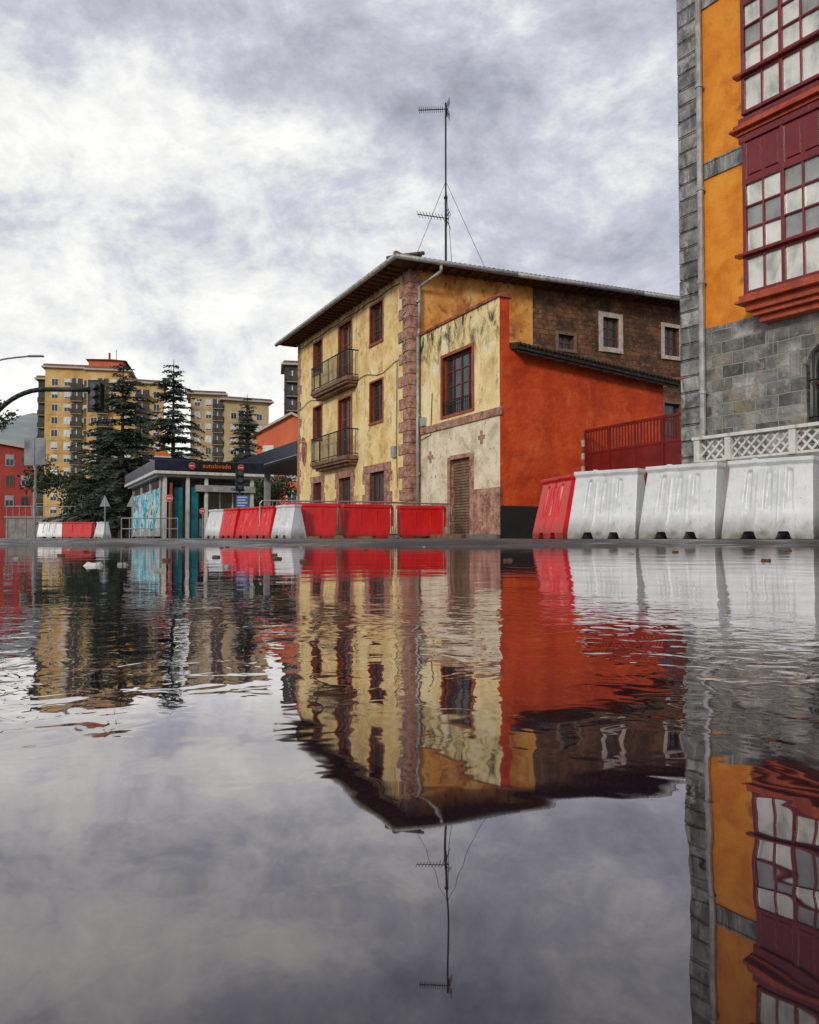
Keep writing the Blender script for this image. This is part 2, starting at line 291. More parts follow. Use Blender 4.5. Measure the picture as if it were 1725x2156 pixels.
b=MB()
for j,y in enumerate(ys):
    for i,x in enumerate(xs): b.v.append((x,y,gz(x,y)))
for j in range(len(ys)-1):
    for i in range(len(xs)-1):
        a=j*len(xs)+i; b.f.append((a,a+1,a+len(xs)+1,a+len(xs))); b.m.append(0)
b.mats=['asphalt']
b.obj('road',smooth=True,kind='structure',label='wet dark asphalt road with shallow depression')
b=MB(); b.face([(-26,-7,-.05),(13,-7,-.05),(13,14,-.05),(-26,14,-.05)],'water')
b.obj('puddle_water',kind='structure',label='still rippled rain puddle mirroring the street')
b=MB(); b.box(-1.0,0,-5.5,14,-.05,.12,'concrete'); b.box(-1.15,-1.003,-5.5,14,-.05,.115,'slab')
b.obj('pavement',None,P0,TH,kind='structure')
OB=Vector((5.10,14.5,0)); TO=math.atan2(-.8393,.5436)
b=MB(); b.box(-1,10,-2.6,0,-.05,.12,'concrete'); b.box(-1,10,-2.75,-2.603,-.05,.115,'slab')
b.obj('pavement',None,OB,TO,kind='structure')
def scrap_mesh(seed,r,k):
    rnd=random.Random(seed); b=MB(); n=11
    pts=[(math.cos(2*math.pi*i/n)*r*rnd.uniform(.5,1.4),math.sin(2*math.pi*i/n)*r*rnd.uniform(.5,1.3),rnd.uniform(.0,.25)*r) for i in range(n)]
    for i in range(n):
        p,q=pts[i],pts[(i+1)%n]; b.face([(p[0],p[1],-.003),(q[0],q[1],-.003),(q[0]*.8,q[1]*.8,q[2]+.002),(p[0]*.8,p[1]*.8,p[2]+.002)],k)
        b.face([(p[0]*.8,p[1]*.8,p[2]+.002),(q[0]*.8,q[1]*.8,q[2]+.002),(0,0,r*.12)],k)
    return b.mesh('scrap')
scr=[scrap_mesh(1,.022,'signwhite'),scrap_mesh(2,.010,'concrete'),scrap_mesh(3,.012,'concrete'),scrap_mesh(4,.014,'soffit')]
rs=random.Random(4)
pl=[(-.70,1.75,0),(-.655,1.79,2)]+[(rs.uniform(-2.4,1.8),rs.uniform(1.3,5.5),rs.choice((1,2,3,3))) for _ in range(40)]
for i,(x,y,m) in enumerate(pl):
    mkobj('floating_scrap',scr[m],None,(x,y,-.048),i*.7,label='small scrap of litter floating on the puddle',category='litter',group='scraps floating on the puddle')

# ---------------------------------------------------------------- old yellow house
H=root('old_house',P0,TH,'three-storey yellow plaster house with balconies and tiled roof','house')
LY=12.03
lops=[(2.21,3.35,7.43,8.9),(2.21,3.35,4.41,5.94),(2.05,3.4,.12,2.5),(5.27,6.63,6.45,8.92),(5.27,6.63,3.3,5.8),(8.71,9.8,7.5,8.9),(8.71,9.8,4.48,5.94),(8.7,9.8,1.0,2.5),(5.3,6.6,.12,2.5)]
b=MB(); b.wall(0,LY,0,9.4,[(LY-o[1],LY-o[0],o[2],o[3]) for o in lops],.24,'yellow',lambda u,z,w:(w,LY-u,z),'redwood')
rops=[(8.59,9.41,7.6,8.8),(6.4,7.15,7.3,7.85),(11.85,12.7,7.6,8.8),(11.8,12.7,3.6,5.6)]
b.wall(5.2,16,0,9.4,rops,.22,'darkstone',lambda u,z,w:(u,w+.03,z),'dimstone',ztop=lambda u:9.4+.025*u)
b.wall(0,5.2,0,9.4,[],.2,'orangewall',lambda u,z,w:(u,w,z),ztop=lambda u:9.4+.025*u)
b.face([(5.2,0,0),(5.2,.03,0),(5.2,.03,9.5),(5.2,0,9.5)],'orangewall')
b.face([(0,LY,0),(16,LY,0),(16,LY,9.4),(0,LY,9.4)],'yellow'); b.face([(16,.03,0),(16,LY,0),(16,LY,9.8),(16,.03,9.8)],'darkstone')
b.obj('wall',H)
b=MB(); b2=MB(); z=.12;i=0
while z<9.2:
    h=.40; wl=.80 if i%2 else .48; jt=random.uniform(-.04,.06)
    b.box(-.04-.004*(i%3),.40 if i%2==0 else .36,-.04-.004*(i%3),wl+jt,z+.008,min(z+h-.008,9.3),'quoin')
    b2.box(-.03,.3,LY-(.45 if i%2 else .3)-jt,LY+.03,z+.008,min(z+h-.008,9.3),'quoin'); z+=h;i+=1
b.obj('corner_stones',H,bevel=.02); b2.obj('corner_stones',H,bevel=.02)
def surround(y0,y1,z0,z1,w,k,irr=False):
    b=MB(); n=max(2,int((z1-z0)/.38)) 
    for i in range(n):
        a=z0+(z1-z0)*i/n; c=z0+(z1-z0)*(i+1)/n; ww=w*(1.5 if (irr and i%2) else 1)
        b.box(-.03,.12,y1,y1+ww,a+.003,c-.003,k); b.box(-.03,.12,y0-ww,y0,a+.003,c-.003,k)
    b.box(-.034,.12,y0-w*1.3,y1+w*1.3,z1,z1+.3,k); b.obj('stone_surround',H,bevel=.012)
surround(*lops[2],.45,'quoin',True); surround(*lops[8],.3,'quoin',True); surround(*lops[7],.28,'quoin',True)
def timber(o,w,sill):
    b=MB(); b.box(-.03,.1,o[0]-w,o[0],o[2],o[3],'redwood'); b.box(-.03,.1,o[1],o[1]+w,o[2],o[3],'redwood'); b.box(-.03,.1,o[0]-w,o[1]+w,o[3],o[3]+w,'redwood')
    if sill: b.box(-.06,.2,o[0]-w,o[1]+w,o[2]-.09,o[2],'redwood')
    b.obj('window_surround',H)
for o in (lops[3],lops[4]): timber(o,.1,False)
for o in lops[:2]+lops[5:7]: timber(o,.07,True)
b=MB()
for i in range(14):
    y=random.uniform(.9,11.5); z=random.uniform(.15,1.6)
    if any(o[0]-.9<y<o[1]+.9 for o in (lops[2],lops[8],lops[7])): continue
    b.box(-.015-.002*i,.1,y,y+random.uniform(.3,.6),z,z+random.uniform(.2,.35),'quoin')
b.obj('exposed_stones',H,bevel=.01)
def lwin(o,nx,ny,name='window',kf='wood',kg='glass'):
    mkobj(name,window_mesh(o[1]-o[0],o[3]-o[2],nx,ny,kf,kg),H,(.18,o[1],o[2]),R(-90))
for o in (lops[0],lops[1],lops[5],lops[6]): lwin(o,2,3)
lwin(lops[7],2,2)
for o in (lops[3],lops[4]): lwin(o,2,3,'balcony_door','redwood')
for o in (lops[2],lops[8]):
    b=MB(); w=o[1]-o[0];h=o[3]-o[2]
    b.box(0,w,-.02,.03,0,h,'wood'); 
    for i in range(2):
        for j in range(2): b.box(w*i/2+.1,w*(i+1)/2-.1,-.05,-.02,.15+h*j/2,h*(j+1)/2-.12,'redwood' if j==0 else 'glass')
    b.obj('door',H,(.18,o[1],o[2]),R(-90))
for o,(nx,ny),kk,w in zip(rops,((2,3),(2,2),(2,3),(1,3)),('whitestone','dimstone','whitestone','dimstone'),(.2,.12,.16,.12)):
    b=MB()
    b.box(o[0]-w,o[0],-.02,.16,o[2]-w,o[3]+w,kk); b.box(o[1],o[1]+w,-.02,.16,o[2]-w,o[3]+w,kk)
    b.box(o[0],o[1],-.02,.16,o[3],o[3]+w,kk); b.box(o[0],o[1],-.05,.16,o[2]-w,o[2],kk)
    s=b.obj('window',H,bevel=.01,label='window in stone surround')
    mkobj('window_frame',window_mesh(o[1]-o[0],o[3]-o[2],nx,ny,'wood','glass',.06),s,(o[0],.2,o[2]))
for zt in (6.45,3.3):
    bb=MB(); y0,y1,x0=4.5,8.72,-.55
    bb.box(x0,0,y0,y1,zt-.16,zt,'slab'); bb.box(x0+.06,0,y0+.06,y1-.06,zt-.26,zt-.16,'slab'); bb.box(x0+.2,0,y0+.15,y1-.15,zt-.36,zt-.26,'slab')
    bal=bb.obj('balcony',H,bevel=.015)
    rb=MB(); n=30
    rb.tube((x0+.04,y0+.04,zt+1.05),(x0+.04,y1-.04,zt+1.05),.026,'iron'); rb.tube((x0+.04,y0+.04,zt+.08),(x0+.04,y1-.04,zt+.08),.018,'iron')
    for yy in (y0+.04,y1-.04):
        rb.tube((x0+.04,yy,zt+1.05),(0,yy,zt+1.05),.026,'iron'); rb.tube((x0+.04,yy,zt+.08),(0,yy,zt+.08),.018,'iron')
        for k in range(4): xx=x0+.04+.13*k; rb.tube((xx,yy,zt),(xx,yy,zt+1.05),.012,'iron',6)
    for k in range(n):
        yy=y0+.04+(y1-y0-.08)*k/(n-1); rb.tube((x0+.04,yy,zt),(x0+.04,yy,zt+1.05),.02 if k%7==0 else .012,'iron',6)
    rb.obj('railing',bal)
# roof
def rz(x): return 9.52+.026*max(0,x)
A=[(-.8,-.65,rz(0)),(17,-.65,rz(16)),(17,12.8,rz(16)),(-.8,12.8,rz(0))]
rg=[(5.9,6.07,11.35),(10.5,6.07,11.45)]
b=MB(); 
for q in ([A[0],A[1],rg[1],rg[0]],[A[1],A[2],rg[1]],[A[2],A[3],rg[0],rg[1]],[A[3],A[0],rg[0]]): b.face(q,'tile')
lo=[(p[0],p[1],p[2]-.07) for p in A]
for i in range(4): j=(i+1)%4; b.face([lo[i],lo[j],A[j],A[i]],'soffit')
inn=[(0.1,.1,9.38),(15.9,.1,9.75),(15.9,11.9,9.75),(.1,11.9,9.38)]
for i in range(4): j=(i+1)%4; b.face([lo[i],lo[j],inn[j],inn[i]],'soffit')
rf=b.obj('roof',H)
b=MB()
x=-.6
while x<16.9:
    z=rz(x)+.0; b.tube((x,-.76,z-.02),(x,.5,z+.31),.07,'tile',8); x+=.2
y=-.5
while y<12.7:
    b.tube((-.88,y,9.50),(.3,y,9.82),.07,'tile',8); y+=.2
b.tube((-.88,-.74,9.53),(1.6,1.9,10.27),.10,'tile',10)
b.obj('tile_edge',rf,smooth=True)
b=MB()
for k in range(40):
    x=.1+k*.42
    if x<16.5: b.box(x,x+.10,-.6,.02,rz(x)-.19,rz(x)-.08,'soffit')
for k in range(30):
    y=.1+k*.42; b.box(-.72,.02,y,y+.10,9.33,9.44,'soffit')
b.obj('rafters',rf)
b=MB(); b.path([(-.88,12.8,9.44),(-.88,-.74,9.46),(4,-.74,9.56),(10,-.74,9.72),(17,-.74,9.88)],.085,'zinc',10)
b.path([(.85,-.74,9.4),(.85,-.74,9.2),(.32,-.12,8.75),(.32,-.12,7.3),(.27,-.12,7.0),(.22,-.14,.3)],.055,'zinc',10)
for z in (8.2,6.2,4.2,2.2): b.tube((.27,-.12,z),(.27,-.12,z+.07),.072,'zinc',10)
b.obj('gutter',rf,smooth=True)
b=MB()
pts=[(-.03,y,6.25+.12*math.sin(y*2)) for y in [0.7+.5*i for i in range(23)]]; b.path(pts,.013,'iron',5)
b.obj('wall_cable',H)
b=MB(); pts=[(-.03,y,9.1-.03*math.sin(y*3)) for y in [0.7+.5*i for i in range(23)]]; b.path(pts,.013,'iron',5); b.obj('wall_cable',H)
for zz in (7.9,6.55):
    b=MB(); b.path([(-.07,.3+.16*math.sin(k*1.7),zz+.5-k*.07) for k in range(12)],.018,'zinc',5); b.obj('wall_cable',H)
b=MB(); b.path([(-.05,.9,6.3),(-.05,.95,3.0),(-.05,.85,1.8)],.014,'iron',5); b.obj('wall_cable',H)
b=MB(); sh=[(-.28,.55),(.28,.55),(.30,.1),(.18,-.3),(0,-.55),(-.18,-.3),(-.30,.1)]
b.face([(-.07,11.0+p[0],3.95+p[1]) for p in sh],'quoin'); 
for p,q in zip(sh,sh[1:]+sh[:1]): b.face([(-.07,11.0+p[0],3.95+p[1]),(-.07,11.0+q[0],3.95+q[1]),(0,11.0+q[0],3.95+q[1]),(0,11.0+p[0],3.95+p[1])],'quoin')
b.face([(-.10,11.0+p[0]*.6,3.95+p[1]*.6) for p in sh],'redwood'); b.tube((-.1,11.0,4.5),(-.1,11.0,4.75),.14,'quoin',8,.05)
b.obj('coat_of_arms',H,label='carved stone heraldic shield')
b=MB(); b.box(-.12,0,1.0,1.3,2.9,3.3,'ltgrey'); b.obj('meter_box',H,bevel=.01)

# annex
X0=.4;YN=-5.06
ax=root('annex_building',HL(X0,YN),TH,'low extension with stained yellow front and red-orange side wall','building')
op=[(5.06-3.55,5.06-1.65,4.0,5.93)]; op2=[(5.06-3.4,5.06-2.15,.1,2.52)]
mpf=lambda u,z,w:(w,5.06-u,z)
b=MB(); toU=lambda o:(5.06-o[1],5.06-o[0],o[2],o[3])
b.wall(0,5.06,3.6,7.02,[toU(op[0])],.25,'annexyellow',mpf,'redwood',ztop=lambda u:7.1)
b.wall(0,5.06,0,3.6,[toU(op2[0])],.25,'annexlow',mpf,'quoin')
b.face([(.34,5.06,5),(.34,5.06,7.1),(.34,.0,7.1),(.34,.0,5)],'redwall'); b.face([(0,0,0),(.34,0,0),(.34,0,7.1),(0,0,7.1)],'redwall')
b.obj('front_wall',ax)
shl=6.35
ztp=lambda x:5.62-.085*x
b=MB(); b.face([(.34,.0,.95),(shl,.0,.95),(shl,.0,ztp(shl)),(.34,.0,ztp(.34))],'redwall'); b.box(0.0,shl,-.012,.2,0,.95,'blackband')
b.face([(shl,0,0),(shl,5.06,0),(shl,5.06,6.2),(shl,0,ztp(shl))],'redwall')
b.obj('side_wall',ax)
b=MB(); zz=7.1
pr=[(-.06,zz-.05),(-.06,zz+.03),(.05,zz+.08),(.28,zz+.08),(.40,zz+.02),(.40,zz-.05)]
for (xa,za),(xb,zb) in zip(pr,pr[1:]): b.face([(xa,5.06,za),(xa,-.06,za),(xb,-.06,zb),(xb,5.06,zb)],'copred')
b.face([(p[0],-.06,p[1]) for p in pr],'copred'); b.face([(-.06,5.06,7.05),(-.06,-.06,7.05),(.4,-.06,7.05),(.4,5.06,7.05)],'copred')
b.obj('parapet_coping',ax)
b=MB(); b.box(-.06,.1,-.03,5.0,3.58,3.82,'quoin'); b.obj('stone_band',ax,bevel=.015)
b=MB(); b.box(-.03,.1,0.0,5.06-3.6,.1,1.5,'quoin'); b.obj('plinth',ax,bevel=.01)
b=MB(); b.box(-.03,.1,5.06-2.0,5.0,.1,1.15,'quoin'); b.obj('plinth',ax,bevel=.01)
b=MB(); b.box(-.04,.05,5.06-3.6,5.06-3.4,.1,2.62,'quoin'); b.box(-.04,.05,5.06-2.15,5.06-2.0,.1,2.62,'quoin'); b.box(-.04,.05,5.06-3.4,5.06-2.15,2.52,2.66,'quoin'); b.obj('door_surround',ax,bevel=.01)
for (y,z) in ((4.25,2.75),(1.0,3.05)):
    b=MB(); b.box(-.02,.05,y-.18,y+.18,z-.06,z+.06,'quoin'); b.box(-.023,.05,y-.06,y+.06,z-.2,z+.2,'quoin'); b.obj('wall_ornament',ax)
b=MB(); o=op[0]
for (a,c,e,f) in ((o[0]-.1,o[0],o[2]-.08,o[3]+.1),(o[1],o[1]+.1,o[2]-.08,o[3]+.1),(o[0],o[1],o[3],o[3]+.1),(o[0],o[1],o[2]-.08,o[2])): b.box(-.04,.08,a,c,e,f,'redwood')
wf=b.obj('window',ax,label='tall paned window in red-brown timber frame')
mkobj('window_frame',window_mesh(o[1]-o[0],o[3]-o[2],4,4,'wood','glass',.08,.04),wf,(.18,o[1],o[2]),R(-90))
b=MB()
for k in range(16): y=o[0]+.04+k*.12; b.tube((-.03,y,o[2]),(-.03,y,o[2]+.45),.010,'iron',5)
b.tube((-.03,o[0],o[2]+.45),(-.03,o[1],o[2]+.45),.014,'iron',6)
b.obj('window_rail',wf)
b=MB(); o=op2[0]; z=o[2]
while z<o[3]-.02:
    b.box(.12,.17,o[0],o[1],z,z+.07,'shutter',); b.box(.14,.16,o[0],o[1],z+.07,z+.09,'shutter'); z+=.09
b.obj('rolling_shutter',ax,bevel=.01)
b=MB(); b.path([(-.03,4.9,3.4),(-.03,4.2,3.5),(-.03,4.1,4.9)],.012,'iron',5); b.obj('wall_cable',ax)
b=MB(); b.box(-.12,0,4.55,4.85,3.85,4.15,'ltgrey'); b.obj('meter_box',ax,bevel=.01)
b=MB()
zr=lambda x:5.66-.085*x
e0=-.40
P=[(.36,e0,zr(.36)-.02),(shl+.35,e0,zr(shl)-.05),(shl+.35,5.06,zr(shl)+.98),(.36,5.06,zr(.36)+1.0)]
b.face(P,'darktile'); b.face([(p[0],p[1],p[2]-.12) for p in P],'darktile')
for i in range(4): j=(i+1)%4; b.face([(P[i][0],P[i][1],P[i][2]-.12),(P[j][0],P[j][1],P[j][2]-.12),P[j],P[i]],'darktile')
ar=b.obj('shed_roof',ax)
b=MB(); x=.42
while x<shl+.35: b.tube((x,e0-.05,zr(x)+.0),(x,1.2,zr(x)+.30),.05,'darktile',8); x+=.15
b.tube((shl+.38,e0-.08,zr(shl)+.02),(shl+.38,2,zr(shl)+.45),.075,'copred',8)
b.obj('tile_edge',ar,smooth=True)
b=MB()
for k in range(14):
    x=.4+k*.45; b.box(x,x+.455,e0+.05,e0+.10,zr(x)-.24,zr(x)-.145,'darktile')
b.obj('fascia_board',ar)

# antenna
ap=HL(2.6,2.05,10.0)
an=root('television_antenna',ap,0,'tall thin rooftop mast with two television aerials and guy wires','antenna')
b=MB(); b.tube((0,0,0),(0,0,6.95),.035,'iron',8); b.tube((0,0,0),(0,0,3.3),.045,'iron',8); b.tube((-.07,0,3.2),(.07,0,3.2),.05,'iron',6); b.obj('mast',an)
def yagi(z,ang,ln,tilt,n,es):
    b=MB(); c=Vector((math.cos(ang),math.sin(ang),tilt)).normalized(); s=Vector((-math.sin(ang),math.cos(ang),0))
    s=(s+Vector((0,0,.35))).normalized()
    o=Vector((0,0,z)); b.tube(o-c*.1,o+c*ln,.02,'iron',6)
    for i in range(n):
        p=o+c*(.12+(ln-.15)*i/(n-1)); b.tube(p-s*es,p+s*es,.011,'iron',5)
    for k in (-1,1):
        u=Vector((0,0,k)); b.tube(o,o-c*.15+u*.28,.014,'iron',5)
        for i in range(4):
            q=o-c*.15*(i+1)/4+u*.28*(i+1)/4; b.tube(q-s*.22,q+s*.22,.010,'iron',5)
    b.tube(o-c*.05+s*.0,o-c*.05+Vector((0,0,-.3)),.012,'iron',5)
    b.obj('aerial',an)
yagi(6.7,R(176),1.05,.0,12,.15); yagi(2.4,R(160),1.2,.28,9,.19)
b=MB()
for q in ((-1.5,-1.0,-.3),(1.7,-.6,-.3),(.4,1.5,0)): b.tube((0,0,3.85),q,.009,'iron',4)
b.obj('guy_wires',an)

# gate
gt=root('metal_gate',HL(3.35,-5.15),TH+R(-90),'red metal yard gate with bars above solid panels','gate')
b=MB(); Lg=4.4
b.box(0.15,Lg,0,.04,.1,2.55,'gate')
for k in range(5): x=.15+(Lg-.15)*k/4; b.box(x-.03,x+.03,-.03,0,.1,3.28,'gate')
b.box(.15,Lg,-.02,.05,2.55,2.62,'gate'); b.box(.15,Lg,-.02,.05,3.22,3.3,'gate'); b.box(.15,Lg,-.02,-.002,1.5,1.56,'gate')
b.obj('panel',gt)
b=MB(); x=.22
while x<Lg: b.box(x,x+.035,0,.03,2.62,3.22,'gate'); x+=.125
b.obj('bars',gt)
b=MB()
for i in range(16): b.box(.0,.11,-.06,.05,i*.2,i*.2+.2,'copred' if i%2 else 'whitestone')
b.obj('post',gt,label='red and white striped gate post')
b=MB(); b.box(Lg,Lg+.12,-.06,.06,0,3.5,'gate'); b.obj('post',gt)

# ---------------------------------------------------------------- orange apartment house
OBR=root('orange_apartment_house',OB,TO,'orange stucco house with grey stone base and maroon glazed bays','house')
HT=13
b=MB(); aw=(2.36,3.9,1.75,3.25)
mo=lambda u,z,w:(u,w,z)
b.wall(0,9,0,3.8,[aw],.3,'ashlar',mo,'band'); b.wall(0,9,3.8,HT,[],.3,'orange',mo)
b.face([(0,0,0),(0,8,0),(0,8,HT),(0,0,HT)],'ashlar'); b.face([(9,0,0),(9,8,0),(9,8,HT),(9,0,HT)],'orange'); b.face([(0,8,0),(9,8,0),(9,8,HT),(0,8,HT)],'orange')
cx=(aw[0]+aw[1])/2; rr=(aw[1]-aw[0])/2; n=14
for i in range(n):
    t0=math.pi*i/n;t1=math.pi*(i+1)/n; p=(cx-rr*math.cos(t0),aw[3]-.45+.45*math.sin(t0)); q=(cx-rr*math.cos(t1),aw[3]-.45+.45*math.sin(t1))
    b.face([(p[0],.004,p[1]),(q[0],.004,q[1]),(q[0],.004,aw[3]),(p[0],.004,aw[3])],'ashlar'); b.face([(p[0],.004,p[1]),(q[0],.004,q[1]),(q[0],.3,q[1]),(p[0],.3,p[1])],'band')
b.obj('wall',OBR)
b=MB(); z=0;i=0
while z<HT-.1:
    b.box(-.03,.42 if i%2 else .40,-.05-.003*(i%2),.4,z+.006,z+.294,'pier'); z+=.3;i+=1
b.obj('corner_stones',OBR,bevel=.012)
for z in (6.52,9.68):
    b=MB(); b.box(.423,1.6,-.035,.1,z,z+.27,'band'); b.box(.423,1.6,-.05,.1,z+.27,z+.31,'band'); b.obj('string_course',OBR,bevel=.01)
b=MB(); b.box(.423,9,-.045,.1,0,1.35,'ashlar'); b.obj('plinth',OBR,bevel=.01)
b=MB(); b.box(2.2,2.36,-.02,.1,1.353,3.3,'ashlar'); b.obj('window_jamb',OBR,bevel=.01)
b=MB(); b.box(-.1,9.1,-.4,8.1,HT,HT+.25,'tile'); b.obj('roof',OBR)
b=MB(); b.tube((.50,-.12,1.5),(.50,-.12,HT),.055,'zinc',12)
for z in (2.6,4.6,6.3,8.2,10.1): b.tube((.50,-.12,z),(.50,-.12,z+.06),.07,'zinc',12); b.box(.45,.55,-.12,-.03,z,z+.04,'zinc')
b.obj('drainpipe',OBR)
w=MB()
w.face([(aw[0],.28,aw[2]),(aw[1],.28,aw[2]),(aw[1],.28,aw[3]),(aw[0],.28,aw[3])],'glass')
w.box(cx-.03,cx+.03,.24,.30,aw[2],aw[3],'wood'); w.box(aw[0],aw[1],.24,.30,2.5,2.56,'wood')
wo=w.obj('window',OBR,label='arched ground floor window behind iron bars')
w=MB(); x=aw[0]+.08
while x<aw[1]: w.tube((x,.06,aw[2]),(x,.06,aw[3]-.05),.014,'iron',6); x+=.12
for z in (1.95,2.55): w.tube((aw[0],.06,z),(aw[1],.06,z),.014,'iron',6)
w.obj('window_bars',wo)
def bay(zb):
    xa,xb=1.56,6.2; yf=-.45; b=MB()
    rail=zb+.66; t1=zb+1.90; t2=zb+2.57
    mods=[1.6+.67*i for i in range(7)]
    b.box(xa,xa+.07,yf,0,zb,t2,'maroon'); b.box(xb-.07,xb,yf,0,zb,t2,'maroon')
    for i,x in enumerate(mods):
        b.box(x-.03,x+.03,yf-.012,yf+.08,zb,t2,'maroon')
    b.box(xa,xb,yf-.005,yf+.08,zb,zb+.06,'maroon'); b.box(xa-.1,xb+.1,yf-.09,yf+.06,rail-.02,rail+.03,'maroon'); b.box(xa,xb,yf-.008,yf+.07,rail-.06,rail+.06,'maroon')
    b.box(xa,xb,yf-.006,yf+.08,t1-.05,t1+.05,'maroon')
    b.box(xa,xb,yf+.02,yf+.06,t1+.05,t2,'maroon')
    for x in mods[:-1]:
        xm=x+.335; b.box(xm-.016,xm+.016,yf-.002,yf+.05,zb+.06,t1-.05,'maroon')
        for k in (1,2): z=rail+.07+(t1-.05-rail-.07)*k/3; b.box(x+.035,x+.635,yf+.0,yf+.045,z-.016,z+.016,'maroon')
        for q in (0,1): b.box(x+.07+q*.30,x+.30+q*.30,yf-.004,yf+.02,t1+.1,t2-.06,'maroon')
    for k in (1,2):
        z=rail+.07+(t1-.05-rail-.07)*k/3; b.box(xa+.005,xa+.04,yf,0,z-.014,z+.014,'maroon')
    o=b.obj('bay_window',OBR,bevel=.006)
    g=MB(); rnd=random.Random(int(zb*10))
    rows=[zb+.05,rail-.05]+[rail+.05+(t1-.05-rail-.05)*k/3 for k in range(4)]
    for x in mods[:-1]:
        for q in (0,1):
            for r0,r1 in ((rows[0],rows[1]),(rows[2],rows[3]),(rows[3],rows[4]),(rows[4],rows[5])):
                a=x+.03+q*.31; t=rnd.uniform(-.006,.006)
                k='curtain' if (r0==rows[0] or rnd.random()<.8) else 'ltgrey'
                g.face([(a,yf+.04,r0),(a+.31,yf+.04+t,r0),(a+.31,yf+.04+t,r1),(a,yf+.04,r1)],k)
    g.face([(xa+.03,yf,zb),(xa+.03,0,zb),(xa+.03,0,t1),(xa+.03,yf,t1)],'glass')
    g.obj('window_glass',o)
bay(4.05); bay(7.1); bay(10.15)
b=MB()
for (zz,ov,h) in ((3.60,.24,.10),(3.703,.34,.08),(3.786,.42,.12),(3.909,.54,.05),(3.962,.49,.085)): b.box(1.56-(ov-.42) if ov>.42 else 1.56+(.42-ov)*.8,6.2+(ov-.45),-ov,0,zz,zz+h,'cornice')
b.obj('bay_console',OBR,bevel=.008)
for zb in (6.62,9.67):
    b=MB()
    for (dz,ov,h) in ((0,.47,.12),(.123,.50,.06),(.186,.58,.045),(.234,.53,.07),(.307,.47,.115)): b.box(1.56-(ov-.42),6.2+(ov-.45),-ov,0,zb+dz+.003,zb+dz+h+.003,'cornice' if .1<dz<.3 else 'maroon')
    b.obj('cornice',OBR,bevel=.008)

# lattice fence
lf=root('lattice_fence',OB+Vector((-.8393*.9,-.5436*.9,0)),TO,'low wall topped with white diagonal lattice panels','fence')
b=MB(); b.box(.9,8,0,.15,.12,1.28,'concrete'); b.obj('low_wall',lf)
b=MB()
for x in (.96,1.55,2.65,3.75,4.85,5.95,7.05): b.box(x-.055,x+.055,-.03,.12,1.28,1.66,'white')
b.box(.88,8,-.05,.16,1.66,1.715,'white'); b.box(.9,8,0,.06,1.28,1.32,'white'); b.obj('frame',lf,bevel=.006)
b=MB()
def strip(xa,za,xb,zb,y):
    d=Vector((xb-xa,0,zb-za)).normalized(); nrm=Vector((-d.z,0,d.x))*.017
    pts=[Vector((xa,y,za))-nrm,Vector((xb,y,zb))-nrm,Vector((xb,y,zb))+nrm,Vector((xa,y,za))+nrm]
    b.face(pts,'white'); b.face([p+Vector((0,.012,0)) for p in pts],'white')
x=.95
while x<7.9:
    strip(x,1.33,x+.33,1.66,.02); strip(x+.33,1.33,x,1.66,.04); x+=.165
b.obj('lattice',lf)

# ---------------------------------------------------------------- barriers
def barrier_mesh(Lg,Hh,W,T,k):
    nx,nz=60,22; F=[];B=[]
    ss=lambda t:(lambda q:q*q*(3-2*q))(max(0,min(1,t)))
    for i in range(nx+1):
        u=i/nx; zb=.085*ss((u-.22)/.04)*ss((.40-u)/.04)+.085*ss((u-.60)/.04)*ss((.78-u)/.04)
        cf=[];cb=[]
        for j in range(nz+1):
            v=j/nz; z=zb+(Hh-zb)*v
            h=z/Hh
            ins=0 if h<.10 else (W-T)/2*((h-.10)/.82)
            if h>.92: ins=(W-T)/2-.03
            g=0
            for c in (.26,.5,.74):
                wd=.035+.045*(1-h)*0.6
                g=max(g,.032*ss((wd-abs(u-c))/.018)*ss((h-.32)/.07)*ss((.88-h)/.04))
            for c in (.38,.62):
                g-=.012*ss((.02-abs(u-c))/.010)*ss((h-.16)/.06)*ss((.88-h)/.06)
            sh=.05*Lg*h if h<.92 else .03*Lg
            cx_=sh+(Lg-2*sh)*u
            cf.append((cx_,ins+g,z)); cb.append((cx_,W-ins-g,z))
        F.append(cf);B.append(cb)
    b=MB()
    for i in range(nx):
        for j in range(nz):
            b.face([F[i][j],F[i+1][j],F[i+1][j+1],F[i][j+1]],k); b.face([B[i+1][j],B[i][j],B[i][j+1],B[i+1][j+1]],k)
        b.face([F[i][nz],F[i+1][nz],B[i+1][nz],B[i][nz]],k); b.face([F[i][0],B[i][0],B[i+1][0],F[i+1][0]],k)
    for i in (0,nx):
        for j in range(nz): b.face([F[i][j],F[i][j+1],B[i][j+1],B[i][j]],k)
    return b.mesh('barrier_body',recalc=True)
def fittings(Lg,Hh,W,k):
    b=MB(); b.tube((Lg*.3,W/2,Hh-.01),(Lg*.3,W/2,Hh+.02),.035,k,12)
    return b.mesh('filler_cap')
bmc={}
def barrier(x,y,ang,k,Lg=.98,Hh=.9,W=.5,T=.18,label=None,grp='plastic barriers along the roadworks'):
    key=(k,Lg,Hh)
    if key not in bmc: bmc[key]=(barrier_mesh(Lg,Hh,W,T,k),fittings(Lg,Hh,W,k))
    c='white' if k=='whitebar' else 'red'
    o=mkobj('plastic_barrier',bmc[key][0],None,(x,y,0),ang,.006,label=label or c+' plastic water-filled road barrier on wet asphalt',category='barrier',group=grp)
    mkobj('filler_cap',bmc[key][1],o)
    return o
dx,dy=.699,-.715
for i in range(4):
    t=i*1.045
    barrier(2.10+dx*t,10.45+dy*t,math.atan2(dy,dx)+(0.05,-.02,.03,0)[i],'whitebar',label='grubby white plastic road barrier with moulded grooves')
